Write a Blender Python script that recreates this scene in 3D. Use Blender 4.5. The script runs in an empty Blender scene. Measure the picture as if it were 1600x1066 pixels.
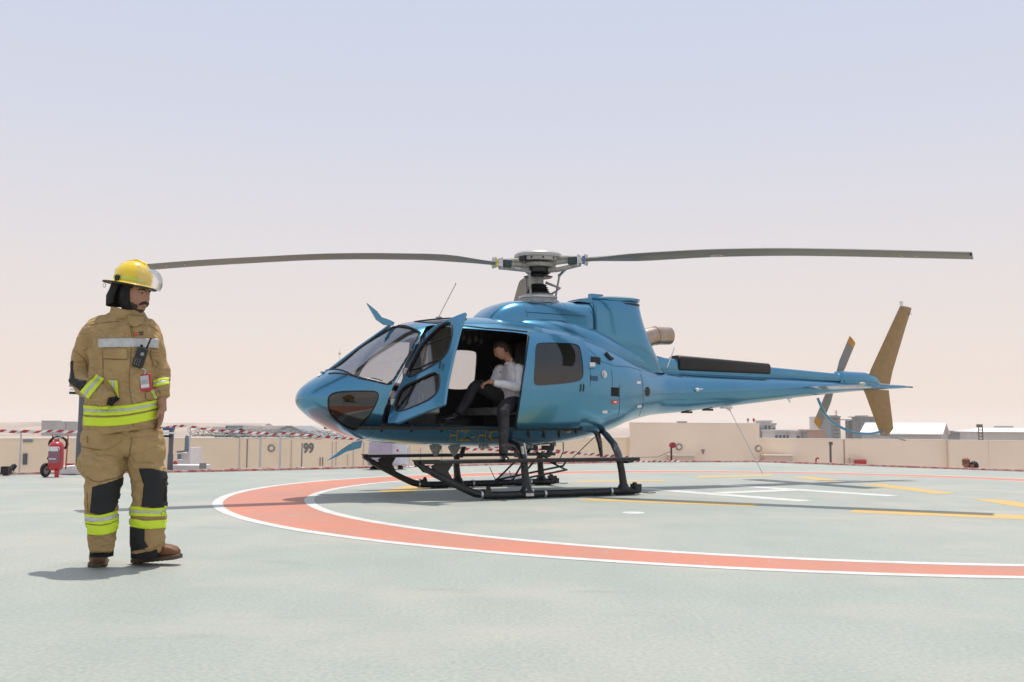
import bpy, bmesh, math, random
import numpy as np
from mathutils import Vector, Matrix, noise
from mathutils.bvhtree import BVHTree
random.seed(7)
R = math.radians
scene = bpy.context.scene
col = scene.collection

# ------------------------------------------------------------------ camera
CAM_H, FPX, ROLL = 0.893, 1556.0, 0.007
PITCH = math.atan(129.0 / FPX)
cp, sp = math.cos(PITCH), math.sin(PITCH)
U0 = Vector((0, -sp, cp)); FW = Vector((0, cp, sp)); X0 = Vector((1, 0, 0))
cr, sr = math.cos(ROLL), math.sin(ROLL)
RT = X0 * cr + U0 * sr
UP = U0 * cr - X0 * sr
cam_d = bpy.data.cameras.new('camera'); cam = bpy.data.objects.new('camera', cam_d); col.objects.link(cam)
cam.matrix_world = Matrix(((RT.x, UP.x, -FW.x, 0), (RT.y, UP.y, -FW.y, 0), (RT.z, UP.z, -FW.z, CAM_H), (0, 0, 0, 1)))
cam_d.sensor_width = 36; cam_d.lens = 36 * FPX / 1600; cam_d.clip_end = 20000; cam_d.clip_start = 0.05
scene.camera = cam
EYE = Vector((0, 0, CAM_H))

def ray(px, py):                       # direction through a pixel of the 1600 x 1066 photograph
    return (RT * ((px - 800) / FPX) + UP * (-(py - 533) / FPX) + FW)
def gnd(px, py, z=0.0):
    r = ray(px, py); return EYE + r * ((z - CAM_H) / r.z)
def aty(px, py, y):
    r = ray(px, py); return EYE + r * (y / r.y)

# ------------------------------------------------------------------ light and sky
SUNV = Vector((0.055, 0.22, 1)).normalized()
sun_d = bpy.data.lights.new('sun', 'SUN'); sun = bpy.data.objects.new('sun', sun_d); col.objects.link(sun)
sun_d.energy = 3.6; sun_d.angle = R(0.7); sun_d.color = (1, 0.955, 0.9)
sun.rotation_euler = SUNV.to_track_quat('Z', 'Y').to_euler(); sun.location = (0, 0, 50)
w = bpy.data.worlds.new("World"); scene.world = w; w.use_nodes = True
nt = w.node_tree; N = nt.nodes; L = nt.links
bg = N['Background']
sky = N.new('ShaderNodeTexSky'); sky.sky_type = 'NISHITA'; sky.sun_disc = False
sky.sun_elevation = math.asin(SUNV.z); sky.sun_rotation = math.atan2(SUNV.x, SUNV.y)
sky.dust_density = 6; sky.air_density = 1; sky.altitude = 50
tc = N.new('ShaderNodeTexCoord'); sep = N.new('ShaderNodeSeparateXYZ'); L.new(tc.outputs['Generated'], sep.inputs[0])
ramp = N.new('ShaderNodeValToRGB'); L.new(sep.outputs['Z'], ramp.inputs[0])
els = ramp.color_ramp.elements
els[0].position = 0.0; els[0].color = (9.1, 7.7, 6.75, 1)
els[1].position = 1.0; els[1].color = (5.4, 6.0, 7.6, 1)
for p, c in ((0.07, (8.75, 7.75, 7.2)), (0.16, (7.95, 7.5, 7.6)), (0.28, (6.85, 7.05, 8.1)), (0.40, (6.15, 6.7, 8.1))):
    e = els.new(p); e.color = (*c, 1)
mixs = N.new('ShaderNodeMixRGB'); mixs.inputs[0].default_value = 0.93
L.new(sky.outputs[0], mixs.inputs[1]); L.new(ramp.outputs[0], mixs.inputs[2]); L.new(mixs.outputs[0], bg.inputs[0])
bg.inputs[1].default_value = 0.102
scene.view_settings.view_transform = 'Standard'; scene.view_settings.look = 'None'
scene.view_settings.exposure = 0.0; scene.cycles.volume_bounces = 2; scene.view_settings.gamma = 1
scene.cycles.max_bounces = 8; scene.cycles.transparent_max_bounces = 16

# ------------------------------------------------------------------ materials
MATS = {}
def mat(name, c, rough=0.6, metal=0.0, var=0.0, vs=6.0, bump=0.0, bs=40.0, coat=0.0, stretch=None, detail=4, c2=None, spec=0.5):
    if name in MATS: return MATS[name]
    m = bpy.data.materials.new(name); m.use_nodes = True; n = m.node_tree.nodes; l = m.node_tree.links
    b = n['Principled BSDF']; b.inputs['Base Color'].default_value = (*c, 1)
    b.inputs['Roughness'].default_value = rough; b.inputs['Metallic'].default_value = metal
    b.inputs['Coat Weight'].default_value = coat; b.inputs['Coat Roughness'].default_value = 0.04
    b.inputs['Specular IOR Level'].default_value = spec
    t = n.new('ShaderNodeTexCoord'); mp = n.new('ShaderNodeMapping'); l.new(t.outputs['Object'], mp.inputs[0])
    if stretch: mp.inputs['Scale'].default_value = stretch
    if var or c2:
        no = n.new('ShaderNodeTexNoise'); no.inputs['Scale'].default_value = vs; no.inputs['Detail'].default_value = detail
        l.new(mp.outputs[0], no.inputs['Vector'])
        r = n.new('ShaderNodeValToRGB'); l.new(no.outputs[0], r.inputs[0])
        a = c2 or tuple(x * (1 - var) for x in c); bb = c if c2 else tuple(min(1, x * (1 + var)) for x in c)
        r.color_ramp.elements[0].position = 0.35; r.color_ramp.elements[0].color = (*a, 1)
        r.color_ramp.elements[1].position = 0.65; r.color_ramp.elements[1].color = (*bb, 1)
        l.new(r.outputs[0], b.inputs['Base Color'])
    if bump:
        nb = n.new('ShaderNodeTexNoise'); nb.inputs['Scale'].default_value = bs; nb.inputs['Detail'].default_value = 5
        l.new(mp.outputs[0], nb.inputs['Vector'])
        bu = n.new('ShaderNodeBump'); bu.inputs['Strength'].default_value = bump; bu.inputs['Distance'].default_value = 0.01
        l.new(nb.outputs[0], bu.inputs['Height']); l.new(bu.outputs[0], b.inputs['Normal'])
    MATS[name] = m; return m
def glassmat(name, tint, gloss=0.06, rough=0.02):
    m = bpy.data.materials.new(name); m.use_nodes = True; n = m.node_tree.nodes; l = m.node_tree.links
    n.remove(n['Principled BSDF']); out = n['Material Output']
    tr = n.new('ShaderNodeBsdfTransparent'); tr.inputs[0].default_value = (*tint, 1)
    gl = n.new('ShaderNodeBsdfGlossy'); gl.inputs['Roughness'].default_value = rough; gl.inputs[0].default_value = (.9, .93, .95, 1)
    fr = n.new('ShaderNodeLayerWeight'); fr.inputs[0].default_value = 0.25
    mp = n.new('ShaderNodeMapRange'); mp.inputs['To Min'].default_value = gloss; mp.inputs['To Max'].default_value = 0.75
    l.new(fr.outputs['Fresnel'], mp.inputs[0])
    mx = n.new('ShaderNodeMixShader'); l.new(mp.outputs[0], mx.inputs[0]); l.new(tr.outputs[0], mx.inputs[1]); l.new(gl.outputs[0], mx.inputs[2])
    l.new(mx.outputs[0], out.inputs[0]); MATS[name] = m; return m

# ------------------------------------------------------------------ mesh helpers
class MB:
    def __init__(s): s.v = []; s.f = []; s.m = []
    def add(s, v, f, mi=0):
        o = len(s.v); s.v += [Vector(x) for x in v]; s.f += [tuple(i + o for i in q) for q in f]; s.m += [mi] * len(f); return s
    def box(s, c, size, rot=None, mi=0, taper=1.0):
        x, y, z = [d / 2 for d in size]; M = rot or Matrix.Identity(3); c = Vector(c)
        v = []
        for k, t in ((-1, 1.0), (1, taper)):
            for i, j in ((-1, -1), (1, -1), (1, 1), (-1, 1)): v.append(c + M @ Vector((i * x * t, j * y * t, k * z)))
        return s.add(v, [(3, 2, 1, 0), (4, 5, 6, 7), (0, 1, 5, 4), (1, 2, 6, 5), (2, 3, 7, 6), (3, 0, 4, 7)], mi)
    def loft(s, rings, mi=0, caps=True, flip=False):
        n = len(rings[0]); v = [p for r in rings for p in r]; f = []
        for i in range(len(rings) - 1):
            for j in range(n):
                a, b, c, d = i * n + j, i * n + (j + 1) % n, (i + 1) * n + (j + 1) % n, (i + 1) * n + j
                f.append((a, d, c, b) if flip else (a, b, c, d))
        if caps:
            e0 = tuple(range(n)); e1 = tuple(range((len(rings) - 1) * n, len(rings) * n))
            f.append(e0 if flip else e0[::-1]); f.append(e1[::-1] if flip else e1)
        return s.add(v, f, mi)
    def tube(s, pts, r, seg=10, mi=0, closed=False):
        pts = [Vector(p) for p in pts]; rr = r if isinstance(r, (list, tuple)) else [r] * len(pts)
        rings = []; prev = None
        for i, p in enumerate(pts):
            if closed: t = (pts[(i + 1) % len(pts)] - pts[i - 1])
            else: t = (pts[min(i + 1, len(pts) - 1)] - pts[max(i - 1, 0)])
            t.normalize()
            if prev is None:
                prev = Vector((0, 0, 1)) if abs(t.z) < .9 else Vector((1, 0, 0))
            nx = (prev - t * prev.dot(t)); nx.normalize(); prev = nx; ny = t.cross(nx)
            rings.append([p + (nx * math.cos(2 * math.pi * k / seg) + ny * math.sin(2 * math.pi * k / seg)) * rr[i] for k in range(seg)])
        if closed: rings.append(rings[0]); return s.loft(rings, mi, caps=False)
        return s.loft(rings, mi)
    def lathe(s, prof, c=(0, 0, 0), axis=(0, 0, 1), seg=24, mi=0):
        ax = Vector(axis).normalized(); t = Vector((1, 0, 0)) if abs(ax.x) < .8 else Vector((0, 1, 0))
        nx = ax.cross(t).normalized(); ny = ax.cross(nx); c = Vector(c)
        return s.loft([[c + ax * h + (nx * math.cos(2 * math.pi * k / seg) + ny * math.sin(2 * math.pi * k / seg)) * max(r, 1e-4) for k in range(seg)] for r, h in prof], mi)
    def prism(s, poly, d, mi=0):
        d = Vector(d); p = [Vector(x) for x in poly]; n = len(p)
        v = p + [x + d for x in p]
        return s.add(v, [tuple(range(n))[::-1], tuple(range(n, 2 * n))] + [(i, (i + 1) % n, n + (i + 1) % n, n + i) for i in range(n)], mi)
    def ball(s, c, r, seg=16, rings=10, mi=0):
        r = Vector((r, r, r)) if isinstance(r, (int, float)) else Vector(r); c = Vector(c)
        rg = []
        for i in range(rings + 1):
            th = math.pi * i / rings; q = max(math.sin(th), .01)
            rg.append([c + Vector((r.x * q * math.cos(2 * math.pi * k / seg), r.y * q * math.sin(2 * math.pi * k / seg), -r.z * math.cos(th))) for k in range(seg)])
        return s.loft(rg, mi)
    def mesh(s, name='m'):
        me = bpy.data.meshes.new(name); me.from_pydata([tuple(x) for x in s.v], [], s.f)
        me.polygons.foreach_set('material_index', s.m); me.update()
        bm = bmesh.new(); bm.from_mesh(me); bmesh.ops.recalc_face_normals(bm, faces=bm.faces); bm.to_mesh(me); bm.free()
        return me
    def build(s, name, mats, parent=None, **k): return link(name, s.mesh(name), mats, parent, **k)

def link(name, me, mats, parent=None, smooth=35, bevel=0.0, local=False):
    if not isinstance(mats, (list, tuple)): mats = [mats]
    mi_ = [0] * len(me.polygons); me.polygons.foreach_get('material_index', mi_)
    me.materials.clear()
    for m in mats: me.materials.append(m)
    me.polygons.foreach_set('material_index', [min(i, len(mats) - 1) for i in mi_])
    o = bpy.data.objects.new(name, me); col.objects.link(o)
    if smooth:
        me.polygons.foreach_set('use_smooth', [True] * len(me.polygons))
        try: me.set_sharp_from_angle(angle=R(smooth))
        except Exception: pass
    if bevel:
        b = o.modifiers.new('bevel', 'BEVEL'); b.width = bevel; b.segments = 2; b.limit_method = 'ANGLE'; b.angle_limit = R(40)
    if parent:
        o.parent = parent
        if parent.type == 'EMPTY' and not local: o.matrix_parent_inverse = PINV[parent.name]
    return o
PINV = {}
def tag(o, label=None, cat=None, group=None, kind=None):
    if label: o['label'] = label
    if cat: o['category'] = cat
    if group: o['group'] = group
    if kind: o['kind'] = kind
    return o
def thing(name, label, cat, loc=(0, 0, 0), group=None, M=None):
    o = bpy.data.objects.new(name, None); col.objects.link(o); o.empty_display_size = 0.2
    M = M or Matrix.Translation(Vector(loc)); o.matrix_world = M; PINV[o.name] = M.inverted()
    return tag(o, label, cat, group)
def boolean(a, b, op):
    oa = bpy.data.objects.new('ta', a); ob = bpy.data.objects.new('tb', b); col.objects.link(oa); col.objects.link(ob)
    md = oa.modifiers.new('b', 'BOOLEAN'); md.operation = op; md.object = ob; md.solver = 'EXACT'
    dg = bpy.context.evaluated_depsgraph_get(); dg.update()
    me = bpy.data.meshes.new_from_object(oa.evaluated_get(dg))
    bpy.data.objects.remove(oa); bpy.data.objects.remove(ob); return me
def remesh(me, voxel, smooth=4, fac=0.5):
    o = bpy.data.objects.new('t', me); col.objects.link(o)
    md = o.modifiers.new('r', 'REMESH'); md.mode = 'VOXEL'; md.voxel_size = voxel
    if smooth:
        sm = o.modifiers.new('s', 'SMOOTH'); sm.iterations = smooth; sm.factor = fac
    dg = bpy.context.evaluated_depsgraph_get(); dg.update()
    r = bpy.data.meshes.new_from_object(o.evaluated_get(dg)); bpy.data.objects.remove(o); return r
def bvh_of(me, M=None):
    M = M or Matrix.Identity(4)
    return BVHTree.FromPolygons([M @ v.co for v in me.vertices], [tuple(p.vertices) for p in me.polygons])
def grid_poly(poly, step):             # 2-D polygon cut into small faces so that it can follow a curved surface
    bm = bmesh.new(); bm.faces.new([bm.verts.new((x, y, 0)) for x, y in poly])
    xs = [p[0] for p in poly]; ys = [p[1] for p in poly]
    for k in range(1, int((max(xs) - min(xs)) / step) + 1):
        bmesh.ops.bisect_plane(bm, geom=bm.verts[:] + bm.edges[:] + bm.faces[:], plane_co=(min(xs) + k * step, 0, 0), plane_no=(1, 0, 0), dist=1e-4)
    for k in range(1, int((max(ys) - min(ys)) / step) + 1):
        bmesh.ops.bisect_plane(bm, geom=bm.verts[:] + bm.edges[:] + bm.faces[:], plane_co=(0, min(ys) + k * step, 0), plane_no=(0, 1, 0), dist=1e-4)
    bmesh.ops.triangulate(bm, faces=bm.faces)
    v = [(a.co.x, a.co.y) for a in bm.verts]; bm.verts.index_update(); f = [tuple(q.index for q in a.verts) for a in bm.faces]; bm.free(); return v, f
def smooth_closed(pts, n=3):           # rounds the corners of an outline
    for _ in range(n):
        q = []
        for i in range(len(pts)):
            a, b = pts[i], pts[(i + 1) % len(pts)]
            q.append(tuple(a[k] * .75 + b[k] * .25 for k in range(len(a)))); q.append(tuple(a[k] * .25 + b[k] * .75 for k in range(len(a))))
        pts = q
    return pts
def cubic(tab):                        # smooth curve through a table (monotone in its first column)
    xs = np.array([t[0] for t in tab], float); ys = np.array([t[1:] for t in tab], float)
    if xs[0] > xs[-1]: xs = xs[::-1]; ys = ys[::-1]
    d = np.diff(ys, axis=0) / np.diff(xs)[:, None]; m = np.zeros_like(ys); m[0] = d[0]; m[-1] = d[-1]
    for i in range(1, len(xs) - 1):
        for k in range(ys.shape[1]):
            a, b = d[i - 1][k], d[i][k]; m[i][k] = 0 if a * b <= 0 else 2 * a * b / (a + b)
    def f(x):
        x = min(max(x, xs[0]), xs[-1]); i = min(max(int(np.searchsorted(xs, x)) - 1, 0), len(xs) - 2); h = xs[i + 1] - xs[i]; t = (x - xs[i]) / h
        return (ys[i] * (2 * t**3 - 3 * t * t + 1) + m[i] * h * (t**3 - 2 * t * t + t) + ys[i + 1] * (3 * t * t - 2 * t**3) + m[i + 1] * h * (t**3 - t * t))
    return f
def text_mesh(s, size=1.0, bold=False):
    c = bpy.data.curves.new('t', 'FONT'); c.body = s; c.size = size; c.align_x = 'CENTER'; c.align_y = 'CENTER'; c.resolution_u = 3
    if bold: c.offset = 0.02
    o = bpy.data.objects.new('t', c); col.objects.link(o); dg = bpy.context.evaluated_depsgraph_get(); dg.update()
    me = bpy.data.meshes.new_from_object(o.evaluated_get(dg)); bpy.data.objects.remove(o)
    bm = bmesh.new(); bm.from_mesh(me); bmesh.ops.triangulate(bm, faces=bm.faces)
    for e in [e for e in bm.edges if e.calc_length() > size * .25]: pass
    v = [tuple(a.co) for a in bm.verts]; bm.verts.index_update(); f = [tuple(q.index for q in a.verts) for a in bm.faces]; bm.free(); return v, f

# ------------------------------------------------------------------ ground, pad, paint
def pad_material():
    m = bpy.data.materials.new('green_acrylic'); m.use_nodes = True; n = m.node_tree.nodes; l = m.node_tree.links; b = n['Principled BSDF']
    t = n.new('ShaderNodeTexCoord')
    def noi(s, d, sc=None):
        q = n.new('ShaderNodeTexNoise'); q.inputs['Scale'].default_value = s; q.inputs['Detail'].default_value = d
        if sc:
            mp = n.new('ShaderNodeMapping'); mp.inputs['Scale'].default_value = sc; l.new(t.outputs['Object'], mp.inputs[0]); l.new(mp.outputs[0], q.inputs['Vector'])
        else: l.new(t.outputs['Object'], q.inputs['Vector'])
        return q
    def ramp(src, p0, c0, p1, c1):
        r = n.new('ShaderNodeValToRGB'); l.new(src, r.inputs[0]); e = r.color_ramp.elements
        e[0].position = p0; e[0].color = (*c0, 1); e[1].position = p1; e[1].color = (*c1, 1); return r
    a = ramp(noi(0.35, 5).outputs[0], .38, (0.335, 0.368, 0.330), .66, (0.385, 0.395, 0.350))
    d = ramp(noi(2.2, 8, (1, .5, 1)).outputs[0], .36, (0.94, 0.955, 0.95), .66, (1.03, 1.02, 1.01))
    g = ramp(noi(45, 9).outputs[0], .3, (0.84, 0.86, 0.85), .7, (1.12, 1.10, 1.09))
    m1 = n.new('ShaderNodeMixRGB'); m1.blend_type = 'MULTIPLY'; m1.inputs[0].default_value = 1; l.new(a.outputs[0], m1.inputs[1]); l.new(d.outputs[0], m1.inputs[2])
    m2 = n.new('ShaderNodeMixRGB'); m2.blend_type = 'MULTIPLY'; m2.inputs[0].default_value = 1; l.new(m1.outputs[0], m2.inputs[1]); l.new(g.outputs[0], m2.inputs[2])
    w_ = ramp(noi(0.55, 7, (1, 1.6, 1)).outputs[0], .50, (0, 0, 0), .70, (.6, .6, .6))
    m3 = n.new('ShaderNodeMixRGB'); l.new(w_.outputs[0], m3.inputs[0]); l.new(m2.outputs[0], m3.inputs[1]); m3.inputs[2].default_value = (0.47, 0.43, 0.355, 1)
    sc = ramp(noi(0.9, 9, (1, 3.2, 1)).outputs[0], .63, (1, 1, 1), .74, (.84, .86, .86)); m4 = n.new('ShaderNodeMixRGB'); m4.blend_type = 'MULTIPLY'; m4.inputs[0].default_value = 1; l.new(m3.outputs[0], m4.inputs[1]); l.new(sc.outputs[0], m4.inputs[2])
    l.new(m4.outputs[0], b.inputs['Base Color']); b.inputs['Roughness'].default_value = 0.62; b.inputs['Specular IOR Level'].default_value = 0.35
    bn = noi(55, 8); bu = n.new('ShaderNodeBump'); bu.inputs['Strength'].default_value = .22; bu.inputs['Distance'].default_value = .006
    l.new(bn.outputs[0], bu.inputs['Height']); l.new(bu.outputs[0], b.inputs['Normal']); return m
PAD = pad_material()
M_orange = mat('orange_paint', (0.57, 0.205, 0.125), .6, c2=(0.47, 0.215, 0.15), vs=1.3, bump=.2, bs=55, detail=8)
M_white = mat('white_paint', (0.62, 0.61, 0.57), .6, var=.10, vs=5, bump=.2, bs=55, detail=8)
M_yellow = mat('yellow_paint', (0.62, 0.40, 0.10), .6, c2=(0.55, 0.39, 0.16), vs=3, bump=.2, bs=55, detail=8)
def worn(m, lo=.60, hi=.66):          # chips where the green coating shows through the paint
    n = m.node_tree.nodes; l = m.node_tree.links; b = n['Principled BSDF']; src = b.inputs['Base Color'].links[0].from_socket
    t = n.new('ShaderNodeTexCoord'); q = n.new('ShaderNodeTexNoise'); q.inputs['Scale'].default_value = 5; q.inputs['Detail'].default_value = 12; q.inputs['Roughness'].default_value = .7; l.new(t.outputs['Object'], q.inputs['Vector'])
    r = n.new('ShaderNodeValToRGB'); l.new(q.outputs[0], r.inputs[0]); e = r.color_ramp.elements; e[0].position = lo; e[0].color = (0, 0, 0, 1); e[1].position = hi; e[1].color = (.75, .75, .75, 1)
    mx = n.new('ShaderNodeMixRGB'); l.new(r.outputs[0], mx.inputs[0]); l.new(src, mx.inputs[1]); mx.inputs[2].default_value = (0.36, 0.38, 0.34, 1); l.new(mx.outputs[0], b.inputs['Base Color'])
for m_ in (M_orange, M_white, M_yellow): worn(m_)
M_dust = mat('desert_dust', (0.36, 0.285, 0.22), .95, var=.25, vs=.012, detail=8)
M_roof = mat('roof_screed', (0.5, 0.46, 0.42), .9, var=.1, vs=1)
M_red = mat('red_paint', (0.46, 0.04, 0.045), .55, var=.15, vs=8)
g = MB(); g.add([(-4500, -600, -22), (4500, -600, -22), (4500, 7000, -22), (-4500, 7000, -22)], [(0, 1, 2, 3)])
tag(g.build('ground', M_dust), kind='structure')
EDGE = [(-30, 3), (-14.5, 13.6), (-8.36, 16.42), (-5.62, 17.67), (-3.85, 18.92), (-2.53, 19.95), (0.2, 21.95), (3.08, 23.75), (6.03, 24.45), (7.6, 22.87), (9.13, 21.33), (10.35, 20.23), (20, 11.2), (22, -4), (10, -12), (-16, -12), (-30, -4)]
g = MB(); g.prism([(x, y, -0.35) for x, y in EDGE], (0, 0, 0.35))
pad = tag(g.build('helipad', PAD), kind='structure')
g = MB(); g.add([(-45, -30, -1.62), (45, -30, -1.62), (45, 42, -1.62), (-45, 42, -1.62)], [(0, 1, 2, 3)])
g.add([(-45, 42, -1.62), (45, 42, -1.62), (45, 42, -22), (-45, 42, -22)], [(0, 1, 2, 3)])
tag(g.build('lower_roof', M_roof), kind='structure')
# red kerb round the pad
g = MB()
for (x0, y0), (x1, y1) in zip(EDGE[:-4], EDGE[1:-3]):
    d = Vector((x1 - x0, y1 - y0, 0)); n_ = int(d.length / 1.2) + 1; ang = math.atan2(d.y, d.x); Mr = Matrix.Rotation(ang, 3, 'Z')
    g.box((x0 + d.x / 2, y0 + d.y / 2, 0.012), (d.length + .04, .10, .05), Mr)
tag(g.build('pad_kerb', mat('kerb_paint', (0.50, 0.10, 0.10), .6, c2=(0.66, 0.50, 0.44), vs=9, detail=3), pad), None)
# the touchdown ring: follows the painted outline, which is not a perfect circle
RC = Vector((3.45, 12.75))
OUTP = [(326, 791), (550, 746), (409, 765), (350, 775), (425, 823.4), (550, 843), (800, 870), (1000, 883), (1200, 892), (1400, 899.5), (1600, 902), (880, 737), (1105, 735.2), (1240, 737.8), (1420, 741.5), (1600, 748)]
INP = [(485, 782), (550, 806), (612.5, 817), (800, 842), (550, 761), (612, 753.7), (1000, 857.5), (1200, 869.8), (1400, 878.5), (1600, 881), (1420, 745.2), (1600, 753.3)]
def ringfit(P, extra):
    A, B = [], []
    for p in P:
        q = gnd(*p); v = Vector((q.x, q.y)) - RC; t = math.atan2(v.y, v.x); A.append([1, math.cos(t), math.sin(t), math.cos(2 * t), math.sin(2 * t), math.cos(3 * t), math.sin(3 * t)]); B.append(v.length)
    for t, r_ in extra: A.append([1, math.cos(t), math.sin(t), math.cos(2 * t), math.sin(2 * t), math.cos(3 * t), math.sin(3 * t)]); B.append(r_)
    s_ = np.linalg.lstsq(np.array(A), np.array(B), rcond=None)[0]
    return lambda t: float(s_ @ np.array([1, math.cos(t), math.sin(t), math.cos(2 * t), math.sin(2 * t), math.cos(3 * t), math.sin(3 * t)]))
ro = ringfit(OUTP, [(0, 6.9), (-.6, 6.9)]); ri = ringfit(INP, [(0, 5.9), (-.6, 5.9)])
def annulus(name, fa, fb, z, m):
    g = MB(); n_ = 240; v = []; f = []
    for i in range(n_):
        t = 2 * math.pi * i / n_
        for ff in (fa, fb): r_ = ff(t); v.append((RC.x + r_ * math.cos(t), RC.y + r_ * math.sin(t), z))
    for i in range(n_): j = (i + 1) % n_; f.append((2 * i, 2 * i + 1, 2 * j + 1, 2 * j))
    g.add(v, f); return g.build(name, m, pad)
annulus('painted_ring', lambda t: ri(t) + .1, lambda t: ro(t) - .1, .0012, M_orange)
annulus('ring_line', lambda t: ro(t) - .11, ro, .0024, M_white)
annulus('ring_line', ri, lambda t: ri(t) + .11, .0024, M_white)
YEL = [[(0.75, 11.82), (0.95, 12.1), (2.86, 11.48), (2.66, 11.1)], [(3.5, 10.42), (3.7, 10.82), (5.5, 10.15), (5.3, 9.62)], [(5.38, 15.5), (5.75, 15.55), (6.0, 13.5), (5.64, 13.35)],
       [(5.70, 12.45), (6.05, 12.4), (6.08, 11.2), (5.7, 11.1)], [(4.85, 17.4), (5.2, 17.6), (5.45, 16.5), (5.1, 16.2)], [(3.12, 17.0), (3.3, 17.6), (4.68, 18.15), (4.68, 17.8)],
       [(0.93, 15.4), (1.1, 15.8), (2.5, 16.2), (2.4, 15.85)], [(-1.75, 13.0), (-1.45, 14.4), (-1.0, 14.3), (-1.35, 12.9)]]
for q in YEL:
    g = MB(); g.add([(x, y, .0012) for x, y in q], [(0, 1, 2, 3)]); g.build('yellow_dash', M_yellow, pad)
g = MB()
def strip(p, q, w_, z):
    p = Vector(p); q = Vector(q); n_ = Vector((-(q - p).y, (q - p).x)).normalized() * w_ / 2
    g.add([(*(p - n_), z), (*(q - n_), z), (*(q + n_), z), (*(p + n_), z)], [(0, 1, 2, 3)])
strip((1.65, 14.3), (3.5, 11.95), .30, .0012); strip((3.15, 15.05), (4.92, 12.93), .30, .0012); strip((2.72, 13.22), (3.9, 13.95), .30, .0024)
g.build('letter_h', M_white, pad)
g = MB(); g.add([(1.245 + .115 * math.cos(t), 10.22 + .13 * math.sin(t), .0012) for t in [k * math.pi / 8 for k in range(16)]], [tuple(range(16))]); g.build('paint_spot', M_white, pad)

# ------------------------------------------------------------------ haze
hz = MB(); hz.box((0, 3200, 20), (9100, 7700, 86))
def haze_mat():
    m = bpy.data.materials.new('dusty_air'); m.use_nodes = True; n = m.node_tree.nodes; l = m.node_tree.links
    n.remove(n['Principled BSDF']); v = n.new('ShaderNodeVolumePrincipled'); v.inputs['Color'].default_value = (1.0, 0.965, 0.93, 1)
    v.inputs['Density'].default_value = 0.00014; v.inputs['Anisotropy'].default_value = 0.3
    l.new(v.outputs[0], n['Material Output'].inputs['Volume']); return m
HAZE = True
if HAZE: tag(hz.build('haze', haze_mat(), smooth=0), kind='stuff')
# ------------------------------------------------------------------ helicopter
HX, HY, PS = .348, 13.368, .523
HM = Matrix(((-math.cos(PS), math.sin(PS), 0, HX), (-math.sin(PS), -math.cos(PS), 0, HY), (0, 0, 1, 0), (0, 0, 0, 1)))
HI = HM.inverted()
LEYE = HI @ EYE
def lray(px, py): return (HI.to_3x3() @ ray(px, py)).normalized()
def onb(px, py, b): d = lray(px, py); return LEYE + d * ((b - LEYE.y) / d.y)
def ona(px, py, a): d = lray(px, py); return LEYE + d * ((a - LEYE.x) / d.x)
heli = thing('helicopter', 'metallic blue helicopter with its front door open, parked on the painted ring', 'helicopter', M=HM)
def part(name, mb, m, parent=None, **k):
    me = mb.mesh(name) if isinstance(mb, MB) else mb
    return link(name, me, m, parent or heli, local=True, **k)

def paint():
    m = bpy.data.materials.new('blue_metallic_paint'); m.use_nodes = True; n = m.node_tree.nodes; l = m.node_tree.links; b = n['Principled BSDF']
    b.inputs['Metallic'].default_value = .74; b.inputs['Roughness'].default_value = .30; b.inputs['Coat Weight'].default_value = .8; b.inputs['Coat Roughness'].default_value = .05
    t = n.new('ShaderNodeTexCoord'); q = n.new('ShaderNodeTexNoise'); q.inputs['Scale'].default_value = 1.4; q.inputs['Detail'].default_value = 6; l.new(t.outputs['Object'], q.inputs['Vector'])
    r = n.new('ShaderNodeValToRGB'); l.new(q.outputs[0], r.inputs[0]); e = r.color_ramp.elements
    e[0].position = .3; e[0].color = (0.058, 0.240, 0.395, 1); e[1].position = .7; e[1].color = (0.075, 0.275, 0.435, 1); l.new(r.outputs[0], b.inputs['Base Color'])
    q2 = n.new('ShaderNodeTexNoise'); q2.inputs['Scale'].default_value = 900; l.new(t.outputs['Object'], q2.inputs['Vector'])
    r2 = n.new('ShaderNodeMapRange'); r2.inputs['To Min'].default_value = .20; r2.inputs['To Max'].default_value = .30; l.new(q2.outputs[0], r2.inputs[0]); l.new(r2.outputs[0], b.inputs['Roughness'])
    q3 = n.new('ShaderNodeTexNoise'); q3.inputs['Scale'].default_value = 2.6; l.new(t.outputs['Object'], q3.inputs['Vector'])
    bu = n.new('ShaderNodeBump'); bu.inputs['Strength'].default_value = .12; bu.inputs['Distance'].default_value = .02; l.new(q3.outputs[0], bu.inputs['Height']); l.new(bu.outputs[0], b.inputs['Normal']); l.new(bu.outputs[0], b.inputs['Coat Normal'])
    return m
M_blue = paint()
M_in = mat('cabin_lining', (0.022, 0.021, 0.021), .8, var=.2, vs=12)
M_black = mat('black_satin', (0.012, 0.013, 0.014), .38, var=.3, vs=20, bump=.1, bs=90)
M_rub = mat('black_rubber', (0.012, 0.012, 0.012), .6)
M_glass = glassmat('tinted_glass', (0.60, 0.58, 0.56))
M_wind = glassmat('windshield_glass', (0.86, 0.86, 0.87), gloss=.08)
M_dglass = glassmat('dark_glass', (0.15, 0.145, 0.135), gloss=.07)
M_alu = mat('aluminium', (0.55, 0.56, 0.57), .35, .9, var=.15, vs=30)
M_grey = mat('grey_enamel', (0.30, 0.31, 0.31), .45, .2, var=.2, vs=25)
M_gold = mat('bronze_paint', (0.30, 0.19, 0.075), .45, .3, var=.07, vs=14, coat=.2)
M_ex = mat('hot_steel', (0.46, 0.40, 0.35), .33, .95, c2=(0.40, 0.27, 0.18), vs=5, detail=6, bump=.1, bs=20)
M_lab = mat('white_label', (0.75, 0.76, 0.76), .5)
M_labr = mat('red_label', (0.62, 0.07, 0.05), .5)
M_vent = mat('dark_vent', (0.006, 0.006, 0.007), .8)

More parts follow.
